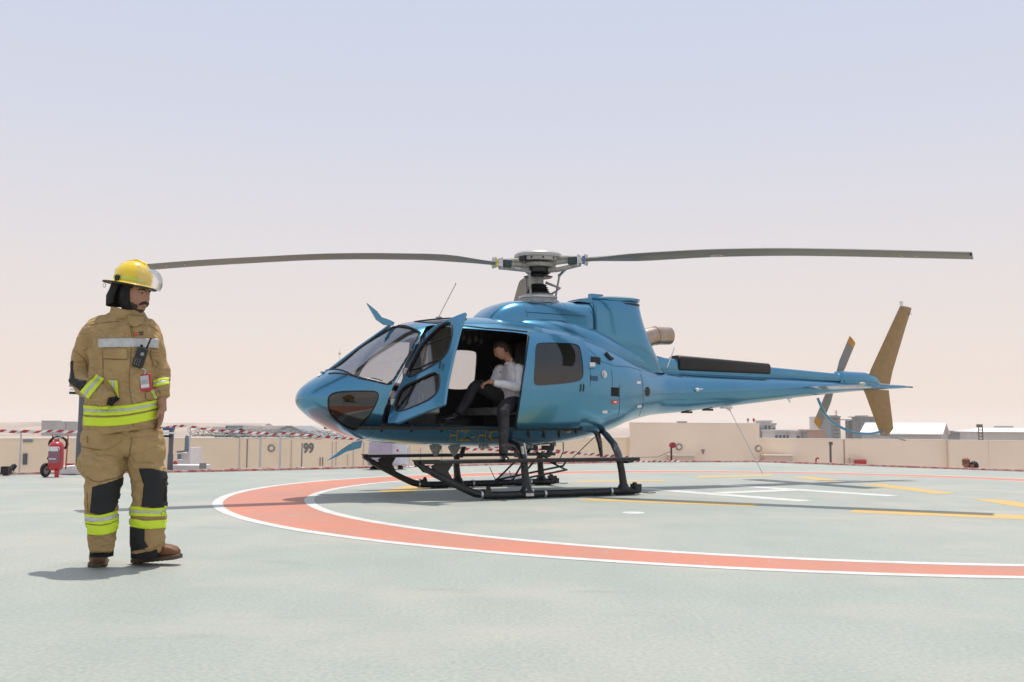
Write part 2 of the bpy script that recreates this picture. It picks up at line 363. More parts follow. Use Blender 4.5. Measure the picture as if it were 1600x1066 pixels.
BODY = cubic([  # a, top z, bottom z, half width, z of the widest line
    (3.315, 1.19, 1.15, .02, 1.17), (3.305, 1.215, 1.11, .09, 1.165), (3.28, 1.265, 1.065, .16, 1.165), (3.23, 1.32, 1.02, .24, 1.17), (3.15, 1.382, .955, .325, 1.17),
    (3.0, 1.475, .865, .43, 1.18), (2.8, 1.60, .775, .54, 1.19), (2.56, 1.80, .700, .655, 1.22), (2.3, 1.975, .655, .745, 1.27), (2.14, 2.07, .64, .79, 1.31), (1.88, 2.15, .622, .85, 1.36),
    (1.35, 2.225, .602, .915, 1.40), (.89, 2.25, .592, .935, 1.40), (.4, 2.235, .592, .935, 1.40), (0, 2.20, .615, .92, 1.38), (-.4, 2.13, .665, .875, 1.35), (-.9, 2.00, .775, .75, 1.33),
    (-1.3, 1.87, .905, .61, 1.34), (-1.6, 1.775, .975, .49, 1.345), (-1.9, 1.70, 1.03, .385, 1.345), (-2.3, 1.655, 1.065, .315, 1.355)])
def ring_at(a, off=0.0, n=96, nt_=2.75, nb=2.75):
    zt, zb, w_, zm = BODY(a); w_ = max(w_ - off, .004); ht = max(zt - zm - off, .004); hb = max(zm - zb - off, .004)
    k = min(1, max(0, (3.3 - a) / 1.2)); et = 2.0 + (nt_ - 2.0) * k; eb = 2.0 + (nb - 2.0) * k
    if a < -.6: q = min(1, (-.6 - a) / 1.2); et += (2 - et) * q; eb += (2 - eb) * q
    out = []
    for i in range(n):
        t = 2 * math.pi * i / n; c, s_ = math.cos(t), math.sin(t); e = et if s_ >= 0 else eb
        out.append(Vector((a, w_ * math.copysign(abs(c) ** (2 / e), c), zm + (ht if s_ >= 0 else hb) * math.copysign(abs(s_) ** (2 / e), s_))))
    return out
STN = [3.315, 3.312, 3.305, 3.295, 3.28, 3.26, 3.23, 3.19, 3.15, 3.1, 3.05] + [3.0 - .05 * i for i in range(107)]
STN = [s_ for s_ in STN if s_ > -2.3] + [-2.3]
def shell(o0, o1, mi0=0, mi1=1):
    g = MB(); g.loft([ring_at(a, o0) for a in STN], mi0)
    g.m = g.m
    g.loft([ring_at(a if 0 < i < len(STN) - 1 else (a - (o1 - o0) if i == 0 else a + (o1 - o0)), o1) for i, a in enumerate(STN)], mi1, flip=True)
    return g
def raw(g, name='m'):                  # keeps face directions as given (needed for hollow shells)
    me = bpy.data.meshes.new(name); me.from_pydata([tuple(x) for x in g.v], [], g.f); me.polygons.foreach_set('material_index', g.m); me.update()
    return me
outer = raw(MB().loft([ring_at(a) for a in STN]))
def ensure_out(me):
    v = me.vertices; vol = sum(v[p.vertices[0]].co.dot(v[p.vertices[1]].co.cross(v[p.vertices[2]].co)) for p in me.polygons if len(p.vertices) < 50)
    return vol > 0
OUTWARD = ensure_out(outer)
def shellmesh(o0, o1):
    g = shell(o0, o1); 
    if not OUTWARD: g.f = [q[::-1] for q in g.f]
    me = raw(g)
    for m in (M_blue, M_in): me.materials.append(m)
    return me
bv = bvh_of(outer)
def hit(px, py, tree=None):
    h_ = (tree or bv).ray_cast(LEYE, lray(px, py)); return h_
def surf(pts, tree=None):
    out = []; ns = []
    for p in pts:
        h_ = hit(p[0], p[1], tree)
        if h_[0] is None:
            q = onb(p[0], p[1], 0); h_ = (tree or bv).find_nearest(q)
        out.append(h_[0].copy()); n_ = h_[1].copy()
        if n_.dot(LEYE - h_[0]) < 0: n_ = -n_
        ns.append(n_)
    return out, ns
def cutter(P, n_, d0=.35, d1=.35):
    g = MB(); g.prism([p - n_ * d0 for p in P], n_ * (d0 + d1), 1); me = g.mesh()
    for m in (M_blue, M_in): me.materials.append(m)
    return me
def mirror(P): return [Vector((p.x, -p.y, p.z)) for p in P]
def merge(ms):
    bm = bmesh.new()
    for m in ms: bm.from_mesh(m)
    me = bpy.data.meshes.new('c'); bm.to_mesh(me); bm.free()
    for m in (M_blue, M_in): me.materials.append(m)
    return me
def outline(px, tree=None, r=2):
    return surf(smooth_closed(px, r), tree)[0]
def avgn(P, tree=None):
    n_ = Vector((0, 0, 0)); c = sum(P, Vector()) / len(P)
    for p in P: n_ += (tree or bv).find_nearest(p * .7 + c * .3)[1]
    n_.normalize(); 
    h_ = (tree or bv).find_nearest(c)[0]
    axis = Vector((h_.x, 0, 1.35))
    return n_ if n_.dot(h_ - axis) > 0 else -n_

# outlines seen on the near (port) side, in photograph pixels, dropped on to the hull
WSP = [(514, 585.5), (560, 591), (590, 597), (605, 601), (611, 600), (617, 590), (640, 552), (655, 525), (655.5, 519), (650, 515.5), (636, 512.5), (622, 511)]
ws_p, _ = surf([p for p in WSP if p[0] > 525 and p[1] > 513])
a_low, a_top = 2.93, 2.13
ws = [Vector((a_low, .03, BODY(a_low)[0]))] + ws_p + [Vector((a_top - .02, .30, BODY(a_top)[0] - .03)), Vector((a_top, .03, BODY(a_top)[0]))]
ws_n = Vector((.62, .30, .72)).normalized()
chin = outline([(512, 630), (514, 617), (530, 611.5), (575, 611), (590, 612), (592, 622), (578, 650), (561, 671), (550, 673), (533, 664), (515, 648)])
rwin = outline([(834, 541), (838, 535.5), (880, 536), (900, 538), (905, 546), (910, 580), (908, 592), (898, 598), (850, 602.5), (834, 603), (831, 596), (833, 570)])
rdoor = outline([(825, 523), (830, 519.5), (875, 524), (906, 528), (912, 538), (917, 570), (915, 610), (906, 650), (903.5, 664), (903, 667.5), (899, 668.5), (860, 669.5), (810, 670), (804.5, 670), (804.5, 667), (806, 655), (812, 620), (820, 565), (823, 540)], r=1)
opening = outline([(668, 507), (700, 511), (760, 515.5), (822, 521), (827, 526), (826, 540), (818, 595), (806, 655), (804.5, 665), (803.5, 668), (800, 668), (760, 666.5), (700, 664.5), (610, 661.5), (599, 661), (597, 659), (597, 650), (612, 607), (636, 563), (660, 520)], r=1)
side = Vector((0, 1, 0))
swin1 = [Vector((a, -.9, z)) for a, z in smooth_closed([(.46, 1.42), (.46, 1.86), (.54, 1.90), (.84, 1.90), (.96, 1.84), (1.00, 1.60), (1.0, 1.42), (.90, 1.36), (.6, 1.36)], 2)]
swin2 = [Vector((a, -.9, z)) for a, z in smooth_closed([(1.22, 1.45), (1.20, 1.92), (1.40, 1.97), (1.85, 1.95), (2.05, 1.82), (2.28, 1.50), (2.25, 1.40), (1.4, 1.38)], 2)]
swin3 = [Vector((a, -.9, z)) for a, z in smooth_closed([(1.25, .98), (1.22, 1.28), (1.35, 1.32), (2.3, 1.32), (2.42, 1.22), (2.50, 1.02), (2.3, .95)], 2)]
srw = mirror(rwin)
sky_w = [Vector((x, y, 2.2)) for x, y in smooth_closed([(1.95, .12), (1.9, .48), (1.5, .55), (1.3, .5), (1.28, .14), (1.6, .1)], 2)]
cut = [(ws, ws_n), (mirror(ws), Vector((ws_n.x, -ws_n.y, ws_n.z))), (chin, avgn(chin)), (mirror(chin), avgn(mirror(chin))), (rwin, side), (opening, side),
       (swin1, -side), (swin2, -side), (swin3, -side), (sky_w, Vector((0, 0, 1))), (mirror(sky_w), Vector((0, 0, 1)))]
full = shellmesh(0, .028)
me = full
cms = [cutter(P, n_, .30, .30) for P, n_ in cut]
for c_ in cms: me = boolean(me, c_, 'DIFFERENCE')
fus = part('fuselage', me, [M_blue, M_in], smooth=30)
def pane(name, P, n_, m, o0=.008, o1=.013, parent=None):
    c = cutter(P, n_, .30, .30); r_ = boolean(PANE_SRC.copy(), c, 'INTERSECT')
    return part(name, r_, [m, m], parent or fus, smooth=30)
PANE_SRC = shellmesh(.008, .013)
def gasket(P, r_=.007, tree=None, parent=None, m=None):
    q = []
    for i, p in enumerate(P):
        a = P[(i + 1) % len(P)]; n_ = max(1, int((a - p).length / .05))
        for k in range(n_): q.append(p.lerp(a, k / n_))
    s_ = [(tree or bv).find_nearest(p)[0] for p in q]
    return part('gasket', MB().tube(s_, r_, 6, closed=True), m or M_rub, parent or fus)
for P, n_, nm, gm in ((ws, ws_n, 'windshield', M_wind), (mirror(ws), Vector((ws_n.x, -ws_n.y, ws_n.z)), 'windshield', M_wind), (chin, avgn(chin), 'chin_window', M_dglass), (mirror(chin), avgn(mirror(chin)), 'chin_window', M_glass),
                  (swin1, -side, 'cabin_window', M_wind), (swin2, -side, 'cabin_window', M_wind), (swin3, -side, 'cabin_window', M_glass),
                  (sky_w, Vector((0, 0, 1)), 'roof_window', M_dglass), (mirror(sky_w), Vector((0, 0, 1)), 'roof_window', M_dglass)):
    o = pane(nm, P, n_, gm)
    if nm != 'cabin_window': gasket(P, .010 if nm == 'windshield' else .008, parent=o)

# sliding rear door standing slightly proud of the hull
dsrc = shellmesh(-.034, .004)
dm = boolean(boolean(dsrc, cutter(rdoor, side, .3, .3), 'INTERSECT'), cutter(rwin, side, .4, .4), 'DIFFERENCE')
dm.materials.clear()
rear_door = part('rear_door', dm, [M_blue, M_in], smooth=30)
PANE2 = shellmesh(-.026, -.021)
o = part('door_window', boolean(PANE2, cutter(rwin, side, .3, .3), 'INTERSECT'), [M_dglass, M_dglass], rear_door, smooth=30)
dbv = bvh_of(rear_door.data)
PS_ = rdoor + [rdoor[0]]
part('door_seam', MB().tube([bv.find_nearest(a.lerp(b, t))[0] for a, b in zip(PS_[:-1], PS_[1:]) for t in (0, .25, .5, .75)], .008, 6, closed=True), M_rub, rear_door)
gasket(rwin, .008, dbv, rear_door)
def ledge(pxs, r_, m, name, tree=None, off=.0, parent=None, seg=6, step=.04):
    P, n_ = surf(pxs, tree); q = []
    for i in range(len(P) - 1):
        k_ = max(1, int((P[i + 1] - P[i]).length / step))
        for k in range(k_): q.append(P[i].lerp(P[i + 1], k / k_))
    q.append(P[-1]); s_ = []
    for p in q:
        h_ = (tree or bv).find_nearest(p); nn = h_[1] if h_[1].dot(LEYE - h_[0]) > 0 else -h_[1]; s_.append(h_[0] + nn * off)
    return part(name, MB().tube(s_, r_, seg), m, parent or fus)
ledge([(909, 600.5), (910, 604), (908.5, 612)], .012, M_black, 'handle', dbv, .03, rear_door)
def decal(pxpoly, m, name, tree=None, off=.004, parent=None, step=8, thick=0.0):
    v, f = grid_poly(pxpoly, step); P, n_ = surf(v, tree)
    g = MB(); g.add([p + k * off for p, k in zip(P, n_)], f)
    o = part(name, raw(g), m, parent or fus, smooth=30)
    if thick:
        so = o.modifiers.new('s', 'SOLIDIFY'); so.thickness = thick; so.offset = 0
    return o
def rect(x0, y0, x1, y1, dy=0): return [(x0, y0), (x1, y0 + dy), (x1, y1 + dy), (x0, y1)]
decal(rect(923, 557, 938, 568, 2), M_vent, 'vent'); decal(rect(955, 605, 967, 619, 1), M_vent, 'vent')
decal(rect(922.5, 587, 934, 595, 1), mat('vent_grille', (.03, .10, .18), .6), 'grille')
decal(rect(956, 625, 965.5, 631.5), M_labr, 'label', off=.004); decal(rect(958.5, 627, 963, 629.5), M_lab, 'label', off=.007)
for q in (rect(994.5, 596, 1001, 600), rect(995.5, 633.5, 1002, 637.5, -1), rect(941, 641.5, 949, 646)): decal(q, M_lab, 'label')
decal([(1008 + 3.5 + 4 * math.cos(t), 612 + 7.5 * math.sin(t)) for t in [k * math.pi / 8 for k in range(16)]], mat('grille_dark', (.03, .03, .03), .7), 'vent')
decal([(888 + 4 * math.cos(t), 673 + 3.5 * math.sin(t)) for t in [k * math.pi / 6 for k in range(12)]], mat('amber', (.5, .25, .05), .4), 'marker', off=.006)
# fuel filler, latch bracket, door rail clips
P, n_ = surf([(943.5, 585)]); part('fuel_cap', MB().lathe([(.05, 0), (.05, .012), (.03, .014), (.028, .03), (0.001, .032)], P[0], n_[0], 20), M_alu, fus)
decal([(910, 566), (929, 568), (929, 576), (910, 575)], M_blue, 'latch_plate', off=.02, thick=.03); decal(rect(918.5, 567.5, 926.5, 573.5, .5), M_lab, 'label', off=.038)
for x, y in ((597, 668), (643, 668), (690, 668), (826, 676), (850, 677), (874, 677), (900, 671)):
    decal([(x - 2, y - 6), (x + 2, y - 6), (x + 1, y + 6), (x - 2.5, y + 5)], M_black, 'clip', off=.014, thick=.012)
# seams
M_seam = mat('seam_black', (.01, .012, .015), .8)
for s_ in ([(955, 578), (956.5, 590), (957, 603)], [(1000, 583), (1004, 600), (1004.5, 620), (1002, 640), (998, 650)], [(968, 600), (968, 625), (966, 648)], [(918, 545), (940, 565), (960, 572), (985, 574), (1003, 580)],
           [(666, 519), (640, 560), (616, 604), (600, 648), (594, 668)], [(592, 664), (560, 690)], [(922, 576), (922, 604)]):
    ledge(s_, .0032, M_seam, 'panel_seam', off=.0)
ledge([(596, 664), (700, 667.5), (804, 671.5), (904, 668)], .011, M_black, 'door_rail', off=.006)
ledge([(668, 504.5), (700, 508.5), (760, 513.2), (824, 518.8)], .008, M_black, 'rain_gutter', off=.003)
ledge([(514, 584), (560, 589.5), (606, 600), (616, 593), (640, 553), (657, 520), (640, 511.5), (622, 509)], .012, M_black, 'windshield_frame', off=.0)
Pf, nf = surf([(530, 586.5), (545, 588.5), (560, 590.5), (575, 593), (590, 596.5), (603, 600), (613, 597), (619, 587), (625, 577), (631, 567), (637, 557.5), (643, 547.5), (649, 537.5), (654, 528)])
for p, k in zip(Pf, nf): g = MB(); g.ball(p + k * .012, .006, 6, 4); part('screw', g, M_alu, fus)
for y_ in range(12):
    for xx in (1001.5, 1008): 
        P, n_ = surf([(xx - abs(y_ - 5) * .35, 588 + 5.2 * y_)]); g = MB(); g.ball(P[0] + n_[0] * .002, .0055, 5, 3); part('rivet', g, M_grey, fus)
for k in range(20):
    P, n_ = surf([(610 + 15 * k, 676 + .12 * k)]); g = MB(); g.ball(P[0] + n_[0] * .002, .005, 5, 3); part('rivet', g, M_seam, fus)
# registration on the belly
tv, tf = text_mesh('HZ-HC', 1.0, True)
xs = [v[0] for v in tv]; ys = [v[1] for v in tv]
M_reg = mat('faded_gold_paint', (0.34, 0.25, 0.07), .45, .3, var=.3, vs=20)
PX = [(700 + (v[0] - min(xs)) / (max(xs) - min(xs)) * 80 + 1.5 * (v[1] - min(ys)), 689 + .02 * (v[0]) - (v[1] - min(ys)) / (max(ys) - min(ys)) * 19) for v in tv]
P, n_ = surf(PX); part('registration', raw(MB().add([p + k * .006 for p, k in zip(P, n_)], tf)), M_reg, fus, smooth=0)

# tail boom
BT = cubic([(-2.3, 1.655, 1.065, .315), (-2.9, 1.644, 1.125, .28), (-3.4, 1.64, 1.176, .255), (-4.2, 1.632, 1.265, .22), (-4.74, 1.625, 1.327, .20), (-6.04, 1.604, 1.456, .135), (-6.9, 1.596, 1.515, .085), (-7.3, 1.592, 1.54, .05), (-7.42, 1.583, 1.55, .03)])
def oval(a, zt, zb, w_, n=32, e=2.0):
    return [Vector((a, w_ * math.copysign(abs(math.cos(t)) ** (2 / e), math.cos(t)), (zt + zb) / 2 + (zt - zb) / 2 * math.copysign(abs(math.sin(t)) ** (2 / e), math.sin(t)))) for t in [2 * math.pi * i / n for i in range(n)]]
g = MB(); g.loft([oval(a, *BT(a)) for a in [-2.3 - .1 * i for i in range(51)] + [-7.36, -7.42]])
boom = part('tail_boom', g, M_blue); bbv = bvh_of(boom.data)
g = MB(); g.tube([(-7.40, 0, 1.567), (-7.56, 0, 1.565)], .012, 8); part('tail_light', g, M_black, boom)
for i in range(14):
    t = math.pi * (i / 13 - .5)
    for a in (-2.36, -2.45):
        zt, zb, w_ = BT(a); g = MB(); g.ball((a, w_ * math.cos(t), (zt + zb) / 2 + (zt - zb) / 2 * math.sin(t)), .006, 5, 3); part('rivet', g, M_grey, boom)
ledge([(1010, 583), (1012, 600), (1012, 620), (1006, 645)], .004, M_seam, 'panel_seam', bbv, 0, boom)
# drive shaft covers on the boom
def boxring(a, z0, z1, w_, n=20, e=5): return oval(a, z1, z0, w_, n, e)
g = MB(); g.loft([boxring(a, 1.60, zt, w_, 24, 4) for a, zt, w_ in ((-1.85, 1.90, .16), (-2.1, 1.86, .13), (-2.36, 1.845, .10), (-4.1, 1.80, .095), (-5.7, 1.74, .085), (-6.0, 1.72, .08))]); part('shaft_cover', g, M_blue)
g = MB(); g.loft([boxring(a, 1.675, zt, w_, 28, 4.5) for a, zt, w_ in ((-2.34, 1.895, .13), (-2.36, 1.905, .14), (-4.11, 1.848, .135), (-4.13, 1.838, .125))]); part('shaft_guard', g, mat('black_plastic', (.014, .013, .012), .5, bump=.2, bs=30))
g = MB(); g.loft([oval(a, zt, 1.53, w_, 24, 2.6) for a, zt, w_ in ((-5.70, 1.74, .09), (-5.74, 1.785, .12), (-6.3, 1.785, .125), (-6.55, 1.74, .11), (-6.68, 1.64, .07))]); part('gearbox_fairing', g, M_blue)
ledge([(1313, 581), (1318, 592), (1322, 598)], .006, M_seam, 'panel_seam', None, 0, boom) if False else None
g = MB(); g.tube([(-5.76, 0.125, 1.60), (-5.75, .09, 1.72), (-5.74, 0, 1.795)], .006, 6); part('panel_seam', g, M_seam, boom)
# fins
def fin(name, sec):
    g = MB(); rings = []
    for zc, a0, a1, th, rake in sec:
        n_ = 20; r_ = []
        for i in range(n_):
            t = 2 * math.pi * i / n_; u = .5 + .5 * math.cos(t); prof = math.sin(t) * (math.sqrt(u + .02) * (1.15 - u)) * 1.6
            a = a1 + (a0 - a1) * (1 - u); r_.append(Vector((a0 + (a1 - a0) * u, th * prof * .5, zc + rake * u)))
        rings.append(r_)
    g.loft(rings); return part(name, g, M_gold)
fu = fin('upper_fin', [(1.62, -6.42, -6.99, .10, -.02), (1.83, -6.52, -7.06, .09, -.02), (2.6, -7.05, -7.42, .07, -.02), (2.94, -7.285, -7.59, .055, -.02), (2.963, -7.32, -7.58, .03, -.02)])
fl = fin('lower_fin', [(1.50, -6.33, -6.96, .09, 0), (1.42, -6.38, -6.97, .09, 0), (.86, -6.66, -7.05, .07, -.005), (.76, -6.72, -6.92, .05, -.02), (.735, -6.76, -6.87, .03, -.01)])
g = MB(); g.tube([(-7.33, 0, 2.95), (-7.33, 0, 3.02)], .028, 10); g.tube([(-7.33, 0, 3.02), (-7.33, 0, 3.035)], .035, 10); part('beacon', g, M_lab, fu)
tv, tf = text_mesh('HZC', .055)
part('lettering', raw(MB().add([(-7.50 - v[0], .034 - .0 * v[1], 2.83 + v[1]) for v in tv], tf)), mat('dark_ink', (.03, .025, .02), .6), fu, smooth=0)
# stabiliser
g = MB(); rr_ = []
for b_, sh in ((-1.26, .04), (-1.2, 0), (0, 0), (1.2, 0), (1.26, .04)):
    r_ = []
    for i in range(20):
        t = 2 * math.pi * i / 20; u = .5 + .5 * math.cos(t); prof = math.sin(t) * (math.sqrt(u + .02) * (1.15 - u)) * 1.6
        a = -4.78 - (sh) + (-.45 + 2 * sh) * (1 - u) ; r_.append(Vector((a, b_, 1.50 - .03 * (1 - u) + (.055 if sh == 0 else .03) * .5 * prof)))
    rr_.append(r_)
g.loft(rr_); stab = part('stabilizer', g, M_blue)
for s_ in (-1, 1): g = MB(); g.ball((-4.86, s_ * 1.25, 1.515), (.055, .04, .025), 12, 8); part('nav_light', g, mat('nav_lens', (.5, .42, .33), .2), stab)
# tail rotor on the far side
g = MB(); g.tube([(-6.09, -.08, 1.63), (-6.09, -.40, 1.63)], .045, 12); g.lathe([(.09, 0), (.09, .05), (.05, .07)], (-6.09, -.36, 1.63), (0, -1, 0), 16); tr = part('tail_rotor_hub', g, M_grey)
tdir = Vector((-.52, 0, .855)).normalized(); tch = Vector((tdir.z, .22, -tdir.x)).normalized()
M_tr = mat('tail_blade_grey', (.27, .265, .255), .5, .1, var=.1, vs=8); M_tip = mat('tip_yellow', (.60, .32, .05), .5, c2=(.38, .12, .04), vs=6)
for s_ in (1, -1):
    c0 = Vector((-6.09, -.38, 1.63))
    def bl(r0, r1, w0, w1, m, nm, par):
        g = MB(); rg = []
        for r_, w_ in ((r0, w0), (r1, w1)):
            c = c0 + tdir * s_ * r_; nn = tdir.cross(tch).normalized()
            rg.append([c + tch * w_ * x + nn * y for x, y in ((-.5, 0), (-.3, .012), (0.1, .011), (.5, .002), (.1, -.011), (-.3, -.012))])
        g.loft(rg); return part(nm, g, m, par)
    b_ = bl(.10, .34, .12, .24, M_tr, 'tail_rotor_blade', tr); bl(.34, .74, .24, .24, M_tr, 'blade_skin', b_); bl(.74, .86, .241, .241, M_tip, 'blade_tip', b_)
# tail bumper
g = MB(); q = cubic([(-5.27, 1.33), (-5.33, 1.22), (-5.45, 1.06), (-5.73, .89), (-6.17, .775), (-6.45, .765), (-6.73, .80)])
g.tube([(a, 0, q(a)[0]) for a in [-5.27 - .073 * i for i in range(21)]], .022, 10); part('tail_bumper', g, M_blue)
g = MB(); g.tube([(-6.74, 0, .80), (-6.80, 0, .76)], .035, 10); g.tube([(-6.80, 0, .765), (-7.34, 0, .655)], .014, 8); part('bumper_rod', g, M_grey)
g = MB(); g.box((-4.62, 0, 1.32), (.12, .03, .02)); g.tube([(-4.6, 0, 1.32), (-4.66, 0, 1.26)], .012, 6); part('antenna', g, M_lab, boom)
g = MB(); g.box((-3.33, 0, 1.155), (.20, .06, .03)); g.tube([(-3.37, 0, 1.15), (-3.42, 0, 1.10)], [.03, .006], 8); g.tube([(-3.40, 0, 1.12), (-4.05, 0, .16)], .005, 6); part('wire_antenna', g, M_alu, boom)
for a in (-2.55, -2.95): g = MB(); g.box((a, 0.02, BT(a)[1] - .012), (.16, .07, .03)); part('belly_fitting', g, M_black, boom)
P, n_ = surf([(1057, 609.5), (1088, 609.5), (1062, 609.5), (1096, 608.5)], bbv)
g = MB(); g.ball(P[0] + n_[0] * .02, .028, 10, 8); g.ball(P[1] + n_[1] * .02, .028, 10, 8); g.tube([P[2] + n_[2] * .03, P[3] + n_[3] * .03], .006, 6); part('static_port', g, M_lab, boom)
# whip antennas
g = MB(); g.tube([(-1.95, .32, 1.70), (-2.02, .40, 1.98)], .008, 6); part('whip_antenna', g, M_lab)
g = MB(); g.lathe([(.06, 0), (.045, .03), (.012, .05)], (1.48, 0, 2.205), (0, 0, 1), 12); g.tube([(1.478, 0, 2.25), (1.246, 0, 2.682)], .005, 6); g.ball((1.246, 0, 2.685), .01, 6, 5); part('whip_antenna', g, M_grey)

# ---- cowlings
CW = cubic([(.93, 2.22, .30), (.90, 2.28, .34), (.82, 2.36, .37), (.745, 2.415, .39), (.60, 2.475, .41), (.504, 2.497, .42), (.3, 2.515, .43), (-.014, 2.525, .44), (-.62, 2.545, .45)])
g = MB(); g.loft([oval(a, CW(a)[0], 1.75, CW(a)[1], 40, 3.6) for a in [.93, .92, .90, .87, .84, .80, .76, .70, .65, .6, .55, .5, .4, .3, .1, -.1, -.3, -.5, -.60]])
SOL = raw(MB().loft([ring_at(a, .012) for a in STN]))
if not OUTWARD: SOL.flip_normals()
for m in (M_blue, M_in): SOL.materials.append(m)
def trimmed(g):
    me = g.mesh(); me.materials.append(M_blue); me.materials.append(M_in); return boolean(me, SOL, 'DIFFERENCE')
cowl = part('gearbox_cowling', trimmed(g), M_blue, smooth=50); cbv = bvh_of(cowl.data)
# fairing shoulder between roof and cowl
SH = cubic([(.75, 2.22, .45, 0), (.4, 2.30, .56, 0), (0, 2.31, .62, 0), (-.5, 2.24, .63, 0), (-1.0, 2.08, .52, 0), (-1.5, 1.90, .40, 0), (-1.9, 1.76, .30, 0)])
g = MB(); g.loft([oval(a, SH(a)[0], 1.6, SH(a)[1], 40, 2.8) for a in [.75 - .1 * i for i in range(27)]]); part('roof_fairing', trimmed(g), M_blue, smooth=50)
rear = cubic([(1.62, -2.05), (1.74, -1.93), (1.85, -1.83), (1.975, -1.735), (2.12, -1.66), (2.25, -1.60), (2.38, -1.555), (2.50, -1.52), (2.60, -1.505)])
def slab(z, a0, a1, w_, e=4.0, n=48, tilt=0.0):
    return [Vector(((a0 + a1) / 2 + (a1 - a0) / 2 * math.copysign(abs(math.cos(t)) ** (2 / e), math.cos(t)), w_ * math.copysign(abs(math.sin(t)) ** (2 / e), math.sin(t)), z + tilt * math.cos(t))) for t in [2 * math.pi * i / n for i in range(n)]]
g = MB(); g.loft([slab(z, -.61, rear(z)[0], w_, 3.4) for z, w_ in ((1.62, .34), (1.75, .40), (1.87, .45), (1.98, .47), (2.12, .465), (2.25, .455), (2.4, .445), (2.53, .44), (2.57, .42))])
eng = part('engine_cowling', g, M_blue, smooth=50); ebv = bvh_of(eng.data)
decal(rect(920, 523.5, 932, 527.5, .5), M_lab, 'label', ebv, .005, eng)
g = MB(); P, n_ = surf([(916, 530)], ebv); g.tube([P[0] + Vector((0, .0, 0)), P[0] + Vector((0.02, .05, -.01))], .03, 10); part('drain_plug', g, M_black, eng)
P, n_ = surf([(945, 552), (952, 560), (956, 562)]); g = MB(); g.tube([p + k * .02 for p, k in zip(P, n_)], .018, 8); part('latch', g, M_black, eng)
P, n_ = surf([(973, 556), (980, 566)], ebv); g = MB(); g.tube([p + k * .01 for p, k in zip(P, n_)], .014, 8); part('latch', g, M_black, eng)
g = MB(); g.tube([(-.605, w_, z) for w_, z in ((.40, 2.535), (.445, 2.5), (.455, 2.3), (.46, 2.1))], .005, 6); part('panel_seam', g, M_seam, eng)
g = MB(); q = [cbv.ray_cast(Vector((a, 2, z)), Vector((0, -1, 0)))[0] for a, z in ((.42, 2.47), (.43, 2.42), (.43, 2.35), (.42, 2.27))]
g.tube([p for p in q if p], .004, 6); part('panel_seam', g, M_seam, cowl)
g = MB(); q = [cbv.ray_cast(Vector((a, 2, 2.33 - .0 * a)), Vector((0, -1, 0)))[0] for a in [.42 - .1 * k for k in range(10)]]
q = [p for p in q if p]; g.tube([p + Vector((0, .002, 0)) for p in q], .004, 6); part('panel_seam', g, M_seam, cowl)
# intake lip and particle filter on top
g = MB(); g.loft([slab(2.60 + dz, a0, a1, w_, 2.6, tilt=t_) for dz, a0, a1, w_, t_ in ((-.055, -.66, -1.50, .36, .01), (-.02, -.60, -1.56, .42, .015), (.02, -.58, -1.58, .43, .02), (.045, -.66, -1.52, .36, .02))])
lip = part('air_intake', g, M_blue, smooth=60); lbv = bvh_of(lip.data)
g = MB(); g.prism([(-.42, -.2, 2.54), (-.75, -.2, 2.645), (-.95, -.2, 2.64), (-.95, -.2, 2.53)], (0, .5, 0)); part('intake_ramp', g, M_blue, lip)
g = MB(); g.box((-.86, .12, 2.665), (.20, .08, .04)); part('intake_latch', g, M_blue, lip)
for x0, x1, y, h_ in ((922, 933, 474, 3.2), (944, 956, 475.5, 4.2), (959, 977, 478, 4.6)):
    n_ = 14; poly = [((x0 + x1) / 2 + (x1 - x0) / 2 * math.cos(t), y + h_ / 2 * math.sin(t) + (math.cos(t)) * 1.0) for t in [2 * math.pi * k / n_ for k in range(n_)]]
    decal(poly, M_vent, 'intake_slot', lbv, .004, lip, step=3)
g = MB(); g.loft([slab(2.545 + dz, -.9, -1.53, w_, 2.6) for dz, w_ in ((-.012, .44), (.012, .44))]); part('intake_seal', g, M_black, lip)
# exhaust
g = MB(); P0 = [(-1.45, 0, 2.02), (-1.62, 0, 2.06), (-1.76, 0, 2.11), (-1.90, 0, 2.155), (-2.0, 0, 2.175), (-2.25, 0, 2.185), (-2.255, 0, 2.185), (-2.10, 0, 2.18)]
g.tube(P0, [.16, .155, .145, .135, .132, .128, .115, .112], 28); exh = part('exhaust', g, M_ex, smooth=50)
g = MB(); g.tube([(-2.10, 0, 2.18), (-2.14, 0, 2.18)], .110, 24); part('exhaust_mouth', g, M_vent, exh)
g = MB(); g.tube([(-1.985, 0, 2.173), (-2.005, 0, 2.176)], .138, 28); part('exhaust_band', g, M_ex, exh)
g = MB(); g.box((-1.80, .05, 1.94), (.08, .06, .10)); part('exhaust_bracket', g, M_ex, exh)

